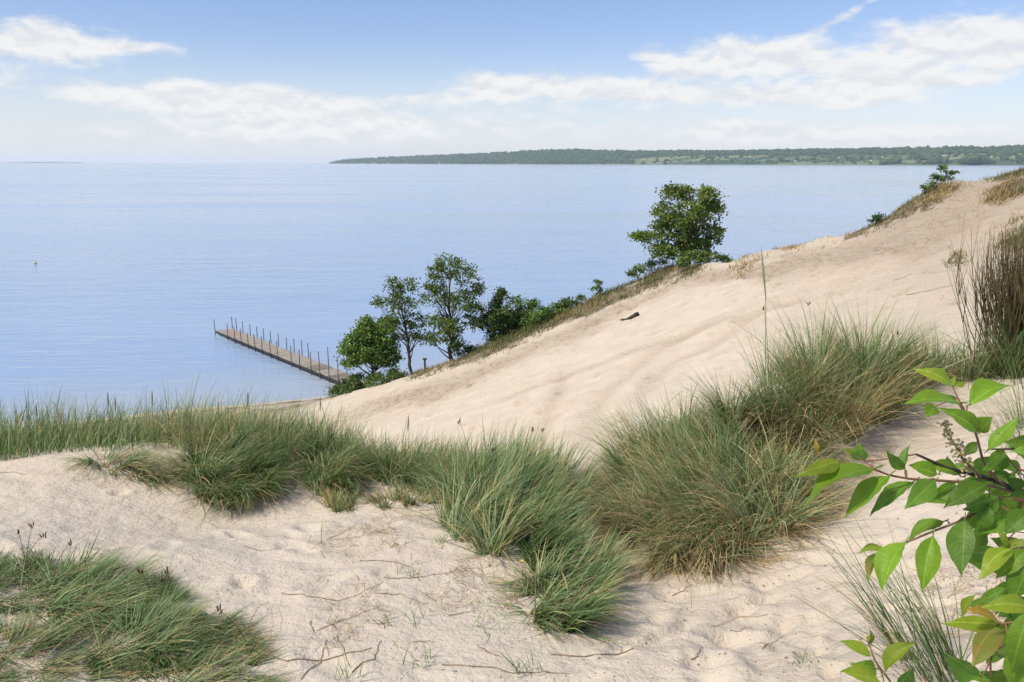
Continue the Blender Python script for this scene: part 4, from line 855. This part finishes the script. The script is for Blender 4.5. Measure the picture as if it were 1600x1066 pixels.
# ------------------------------------------------------------------ cherry shrub close to the viewer
def mat_leaf(name, c1, c2, edge):
    m, g, b, o = newmat(name); co = objco(g); sep = g.n('ShaderNodeSeparateXYZ'); g.l(co, sep.inputs[0]); x, y = sep.outputs[0], sep.outputs[1]; ay = g.m('ABSOLUTE', y)
    info = g.n('ShaderNodeObjectInfo'); n = g.noise(co, 5, 4)
    c = g.mix(g.smooth(n, .3, .7), c1, c2); c = g.mix(g.m('MULTIPLY', g.smooth(ay, .12, .24), .45), c, edge)
    rib = g.smooth(ay, .004, .016, 1.0, 0.0)
    vv = g.m('SINE', g.m('MULTIPLY', g.m('SUBTRACT', x, g.m('MULTIPLY', ay, .9)), 62.0)); vein = g.m('MULTIPLY', g.smooth(vv, .86, 1.0), .5)
    pale = tuple(min(1, v * 1.7 + .03) for v in c2); c = g.mix(g.m('MULTIPLY', g.m('MAXIMUM', rib, g.m('MULTIPLY', vein, .22)), .45), c, pale)
    rv = g.n('ShaderNodeVectorMath', operation='ADD'); g.l(co, rv.inputs[0]); g.l(info.outputs['Random'], rv.inputs[1])
    c = g.mix(g.m('MULTIPLY', g.smooth(g.noise(rv.outputs[0], 16, 2), .66, .74), .7), c, (.12, .075, .025))
    c = g.mix(g.m('MULTIPLY', g.smooth(g.noise(rv.outputs[0], 2.2, 3), .5, .7), .35), c, edge)
    hs = g.n('ShaderNodeHueSaturation'); g.l(c, hs.inputs['Color']); g.l(g.m('MULTIPLY_ADD', info.outputs['Random'], .5, .75), hs.inputs['Value']); c = hs.outputs[0]
    g.l(c, b.inputs['Base Color']); b.inputs['Roughness'].default_value = .46; b.inputs['Specular IOR Level'].default_value = .32
    bump(g, b, g.m('ADD', g.m('MULTIPLY', vein, -.5), g.m('MULTIPLY', n, .5)), .25, .02)
    tr = g.n('ShaderNodeBsdfTranslucent'); hs2 = g.n('ShaderNodeHueSaturation'); hs2.inputs['Value'].default_value = 1.6; g.l(c, hs2.inputs['Color']); g.l(hs2.outputs[0], tr.inputs[0]); mx = g.n('ShaderNodeMixShader'); mx.inputs[0].default_value = .38
    g.l(b.outputs[0], mx.inputs[1]); g.l(tr.outputs[0], mx.inputs[2]); g.l(mx.outputs[0], o.inputs[0]); return m
LM = {'g': mat_leaf('cherry_leaf_green', (.125, .235, .016), (.165, .285, .022), (.15, .255, .018)), 'd': mat_leaf('cherry_leaf_dark_shaded', (.075, .16, .012), (.105, .205, .018), (.09, .18, .014)),  # dark leaves: part true leaf colour, part viewing-angle shade put into the base colour
      'y': mat_leaf('cherry_leaf_young', (.17, .26, .022), (.22, .29, .025), (.24, .23, .03)), 'r': mat_leaf('cherry_leaf_red', (.16, .22, .03), (.20, .20, .035), (.27, .13, .04)),
      'o': mat_leaf('cherry_leaf_orange', (.32, .22, .03), (.38, .24, .04), (.4, .18, .04)), 'b': mat_leaf('cherry_leaf_bluish', (.10, .21, .022), (.13, .245, .03), (.12, .22, .025))}
def leaf_mesh(variant, key):
    r = np.random.default_rng(200 + variant); fold = (.25, .5, .12, .7, .35, .6, .3, .15)[variant]; arch = (.2, .32, .12, .28, .4, -.1, .32, .22)[variant]; twist = (.15, -.5, .1, .5, -.7, .3, .8, -.9)[variant]; bend = (.0, .06, -.05, .04, -.08, .1, -.03, .07)[variant]
    us = np.linspace(0, 1, 13); vs = np.linspace(-1, 1, 7); V = []
    for u in us:
        hw = .215 * math.sin(math.pi * min(1, u ** .84)) ** .92 * (1 - .45 * u ** 3) if 0 < u < 1 else .004
        if u > .86: hw *= .85
        for v in vs:
            y = v * hw; z = fold * abs(y) + arch * (4 * u * (1 - u)) * .35 - .05 * v * v * math.sin(u * 9 + variant) * .4 + twist * y * (u - .4) + .008 * math.sin(u * 25 + v * 2) * abs(v)
            V.append((u, y + bend * 4 * u * (1 - u) + .006 * math.sin(u * 40 + v) * (abs(v) == 1), z))
    n = len(vs); i = np.arange(12)[:, None] * n; j = np.arange(n - 1)[None]; mb = MB(); mb.add(V, np.stack([i + j, i + n + j, i + n + j + 1, i + j + 1], -1).reshape(-1, 4)); mb.tube([(-.13, 0, -.01), (-.05, 0, 0), (.04, 0, .004)], .010, 5)
    me = mb.mesh('leaf_%d%s' % (variant, key)); me.materials.append(LM[key]); return me
LEAVES = [  # base px, tip px, apparent width / length, colour, depth, tip depth change
    ((1488, 604), (1426, 577), .36, 'y', 1.02, .0), ((1515, 632), (1581, 604), .42, 'g', 1.02, .03), ((1500, 629), (1411, 631), .27, 'g', .98, -.02), ((1462, 635), (1446, 653), .9, 'g', 1.02, .0), ((1525, 674), (1463, 637), .42, 'g', .95, .0),
    ((1490, 603), (1493, 587), .5, 'y', 1.05, 0), ((1491, 603), (1509, 597), .5, 'y', 1.05, 0), ((1494, 627), (1479, 616), .8, 'b', 1.06, 0), ((1529, 676), (1552, 652), .85, 'g', 1.0, 0), ((1544, 702), (1591, 652), .42, 'g', .97, .0), ((1612, 688), (1567, 690), .65, 'g', .95, 0), ((1620, 706), (1578, 706), .5, 'g', .93, 0),
    ((1310, 721), (1242, 744), .36, 'y', 1.0, -.02), ((1277, 710), (1274, 686), .4, 'o', 1.05, 0), ((1365, 733), (1257, 790), .30, 'g', .98, -.03), ((1390, 743), (1321, 811), .36, 'g', .98, -.02), ((1350, 720), (1342, 691), .85, 'b', 1.05, 0), ((1335, 711), (1314, 702), .4, 'y', 1.05, 0),
    ((1414, 733), (1385, 703), .5, 'b', 1.0, 0), ((1414, 733), (1422, 694), .35, 'b', 1.0, .03), ((1428, 752), (1360, 807), .33, 'd', .99, -.02), ((1461, 751), (1413, 796), .55, 'b', .97, -.02), ((1465, 741), (1418, 727), .5, 'g', 1.02, 0), ((1492, 753), (1446, 785), .62, 'd', 1.0, 0), ((1542, 757), (1474, 795), .5, 'd', .95, -.02), ((1502, 745), (1442, 733), .42, 'g', 1.03, 0),
    ((1568, 703), (1535, 735), .75, 'd', 1.0, 0), ((1526, 691), (1503, 709), .75, 'd', 1.03, 0), ((1490, 738), (1480, 712), .7, 'd', 1.05, 0), ((1597, 740), (1552, 719), .4, 'd', 1.05, 0), ((1580, 743), (1541, 747), .5, 'd', 1.02, 0), ((1528, 767), (1495, 793), .4, 'y', 1.02, 0), ((1560, 775), (1503, 796), .55, 'd', .97, 0), ((1545, 790), (1524, 832), .62, 'd', .95, 0),
    ((1508, 812), (1503, 901), .56, 'd', .93, -.02), ((1580, 806), (1526, 834), .52, 'd', .95, 0), ((1608, 800), (1570, 836), .8, 'd', .93, 0), ((1566, 777), (1584, 806), .85, 'd', .98, 0), ((1600, 760), (1570, 745), .8, 'd', 1.0, 0), ((1608, 772), (1570, 790), .6, 'd', 1.0, 0), ((1530, 790), (1508, 830), .6, 'd', .97, 0),
    ((1475, 815), (1416, 851), .36, 'g', .98, .0), ((1415, 848), (1379, 926), .46, 'g', .95, -.03), ((1458, 838), (1441, 926), .50, 'g', .94, -.03), ((1380, 857), (1340, 866), .38, 'y', .98, 0), ((1372, 864), (1358, 911), .36, 'r', 1.0, 0),
    ((1580, 857), (1529, 908), .42, 'y', .88, -.02), ((1606, 858), (1556, 905), .52, 'g', .86, 0), ((1569, 858), (1553, 826), .35, 'y', .9, 0), ((1607, 845), (1560, 856), .5, 'y', .9, 0), ((1612, 876), (1580, 945), .55, 'd', .85, 0), ((1585, 905), (1570, 948), .5, 'd', .9, 0), ((1576, 918), (1518, 950), .5, 'd', .9, 0), ((1618, 955), (1530, 950), .38, 'y', .80, 0),
    ((1561, 972), (1508, 952), .30, 'o', .84, .0), ((1560, 976), (1470, 973), .36, 'y', .85, 0), ((1503, 961), (1525, 928), .38, 'y', .9, 0), ((1558, 979), (1518, 1043), .42, 'r', .83, -.02), ((1559, 979), (1556, 1006), .35, 'o', .83, 0), ((1529, 1056), (1478, 1020), .62, 'b', .9, 0), ((1606, 958), (1579, 1052), .62, 'g', .74, 0), ((1612, 1005), (1594, 1085), .6, 'g', .75, 0),
    ((1582, 1051), (1540, 1060), .5, 'g', .82, 0), ((1572, 1007), (1540, 1037), .5, 'b', .9, 0), ((1600, 1060), (1560, 1085), .6, 'd', .85, 0), ((1560, 1000), (1537, 1020), .5, 'b', .95, 0), ((1590, 1010), (1612, 960), .5, 'y', .85, 0),
    ((1362, 1025), (1311, 1002), .42, 'y', 1.05, 0), ((1369, 1045), (1326, 1037), .5, 'g', 1.05, 0), ((1378, 1068), (1312, 1050), .36, 'y', 1.02, 0), ((1383, 1050), (1434, 1004), .42, 'y', 1.03, 0), ((1404, 1074), (1427, 1042), .7, 'b', 1.05, 0), ((1357, 1008), (1358, 981), .3, 'r', 1.08, 0), ((1358, 1006), (1366, 990), .4, 'y', 1.08, 0)]
_r = random.Random(5)
for _ in range(54):                                  # leaves deeper in the shrub
    if _ < 20: _b = (_r.uniform(1530, 1640), _r.uniform(690, 830))
    else: _b = (_r.uniform(1550, 1640), _r.uniform(850, 1080))
    _a = _r.uniform(1.9, 4.0); _l = _r.uniform(42, 66); LEAVES.append((_b, (_b[0] + math.cos(_a) * _l, _b[1] + math.sin(_a) * _l * .9), _r.uniform(.35, .6), _r.choice('dddgb'), _r.uniform(1.05, 1.22), _r.uniform(-.03, .05)))
def build_cherry():
    r = np.random.default_rng(301); base = np.array([1.22, .95, 0]); base[2] = height(base[0], base[1]); root = empty('cherry_shrub', tuple(base)); tag(root, 'leafy cherry shrub reaching in close from the right edge', 'shrub'); meshes = {}
    inv = -base
    stems = [('branch', [(1900, 900, 1.0), (1750, 825, 1.0), (1650, 787, 1.02), (1600, 770, 1.03), (1540, 746, 1.03), (1480, 732, 1.03), (1432, 710, 1.03)], .0058, .0018, 'k'),
             ('twig', [(1600, 775, 1.02), (1542, 757, 1.0), (1470, 751, .99), (1425, 749, .985), (1390, 743, .985), (1365, 733, .985), (1310, 721, 1.0)], .0022, .001, 'r'), ('twig', [(1560, 752, 1.02), (1536, 722, 1.01), (1525, 676, 1.0), (1500, 629, 1.0), (1488, 604, 1.02)], .002, .001, 'r'),
             ('twig', [(1620, 786, 1.0), (1562, 777, .98), (1544, 790, .97), (1509, 811, .96), (1459, 830, .96), (1415, 848, .96), (1380, 857, .98)], .0022, .001, 'r'), ('twig', [(1640, 700, 1.0), (1590, 702, .99), (1545, 702, .98)], .002, .001, 'r'), ('twig', [(1660, 850, .9), (1610, 855, .88), (1580, 857, .88)], .002, .001, 'r'),
             ('twig', [(1680, 985, .82), (1610, 968, .83), (1558, 976, .84)], .0024, .001, 'r'), ('twig', [(1560, 1130, .95), (1548, 1060, .92), (1547, 1005, .9)], .002, .001, 'r'), ('twig', [(1450, 1160, 1.1), (1395, 1070, 1.06), (1366, 1032, 1.05), (1357, 1002, 1.08)], .002, .001, 'r'), ('twig', [(1640, 740, 1.0), (1590, 735, 1.02), (1566, 704, 1.0)], .002, .001, 'r')]
    bk = mat_simple('cherry_bark', (.022, .014, .012), (.05, .03, .026), 60, .7, .3, .002); rd = mat_simple('cherry_twig', (.20, .06, .035), (.16, .11, .05), 30, .6, 0)
    ends = []; allQ = []
    for nm, pts, r0, r1, c in stems:
        P = np.array([at(a, b, d) for a, b, d in pts]); s = np.linspace(0, len(P) - 1, (len(P) - 1) * 4 + 1); Q = np.stack([np.interp(s, range(len(P)), P[:, i]) for i in range(3)], -1)
        Q[1:-1] = (Q[:-2] + 2 * Q[1:-1] + Q[2:]) / 4; mb = MB(); mb.tube(Q + inv, np.linspace(r0, r1, len(Q)), 6); link(nm, mb.mesh(nm), bk if c == 'k' else rd, root); ends.append(Q[0]); allQ.append(Q)
    for k, e in enumerate(ends):                                    # stems joining the shrub's foot
        s = np.linspace(0, 1, 8)[:, None]; mid = np.array([base[0] * .8 + e[0] * .2, base[1], e[2] - .25]); f = base + np.array([r.normal(0, .03), r.normal(0, .03), -.03])
        mb = MB(); mb.tube((f * (1 - s) ** 2 + 2 * mid * s * (1 - s) + e * s * s) + inv, np.linspace(.009, .0058 if k == 0 else .0023, 8), 6); link('stem', mb.mesh('stem'), bk, root)
    cpos = np.array([0, 0, CAMZ]); up = np.array([0, 0, 1.])
    for k, (b, t, wl, key, d, dd) in enumerate(LEAVES):
        B = at(b[0], b[1], d); dt = dd + r.normal(0, .008); T = at(t[0], t[1], d + dt); ax = T - B; L = np.linalg.norm(ax); x = ax / L; c = cpos - (B + T) / 2; c /= np.linalg.norm(c); y = np.cross(c, x); y /= np.linalg.norm(y); z = np.cross(x, y)
        ratio = .43; sx = 1.0
        wy = wl * .84 / ratio
        roll = math.acos(min(1, max(.25, wy))) if wy < 1 else 0.0; scw = max(1.0, wy)
        best = max((1, -1), key=lambda s_: (z * math.cos(roll) - y * math.sin(roll) * s_)[2]); roll *= best; y2 = y * math.cos(roll) + z * math.sin(roll); z2 = np.cross(x, y2)
        v = int(r.integers(8)); mk = (v, key)
        if mk not in meshes: meshes[mk] = leaf_mesh(v, key)
        o = link('leaf', meshes[mk], None, root); M = Matrix.Identity(4); p = B + inv
        for i in range(3): M[i][0] = x[i] * L; M[i][1] = y2[i] * L * scw; M[i][2] = z2[i] * L; M[i][3] = p[i]
        o.matrix_local = M
        SQ = np.concatenate(allQ); dq = np.linalg.norm(SQ - B, axis=1) + .35 * np.maximum(0, (SQ - B) @ x); q = SQ[np.argmin(dq)]
        if .004 < np.linalg.norm(q - B) < .2:
            ss = np.linspace(0, 1, 5)[:, None]; m1 = B - x * L * .12; mb = MB(); mb.tube((q * (1 - ss) ** 2 + 2 * m1 * ss * (1 - ss) + B * ss ** 2) + inv, np.linspace(.0011, .0008, 5), 5); link('petiole', mb.mesh('petiole'), rd, root)
    # spent flower spike
    buds = mat_simple('spent_blossom', (.42, .33, .12), (.55, .46, .22), 90, .8, 0); V, Tt = ico()
    P = np.array([at(a, b, d) for a, b, d in [(1533, 745, 1.0), (1508, 722, .99), (1490, 692, .99), (1473, 660, .99)]]); s = np.linspace(0, 3, 40); Q = np.stack([np.interp(s, range(4), P[:, i]) for i in range(3)], -1)
    mb = MB(); mb.tube(Q + inv, np.linspace(.0016, .0007, 40), 5); spike = link('flower_spike', mb.mesh('flower_spike'), rd, root); mb = MB()
    for k in range(95):
        q = Q[r.integers(6, 40)]; u = r.normal(size=3); u /= np.linalg.norm(u); e = q + u * r.uniform(.004, .009) * (1 if q[2] > P[2][2] else 1.4); mb.tube(np.array([q, (q + e) / 2, e]) + inv, .0005, 3); mb.add(V * .0019 * r.uniform(.7, 1.3) + e + inv, None, Tt)
    link('spent_blossoms', mb.mesh('spent_blossoms'), buds, spike)
build_cherry()

# ------------------------------------------------------------------ air
def build_haze():
    mb = MB(); mb.box((0, 17000, 115), (124000, 36500, 240)); m = bpy.data.materials.new('haze_air'); m.use_nodes = True; g = NT(m.node_tree); out = g.n('ShaderNodeOutputMaterial'); v = g.n('ShaderNodeVolumePrincipled')
    v.inputs['Color'].default_value = (.92, .96, 1.0, 1); v.inputs['Density'].default_value = 3.0e-5; v.inputs['Anisotropy'].default_value = .1; g.l(v.outputs[0], out.inputs['Volume'])
    tag(link('haze', mb.mesh('haze', smooth=False), m), kind='stuff')
build_haze()
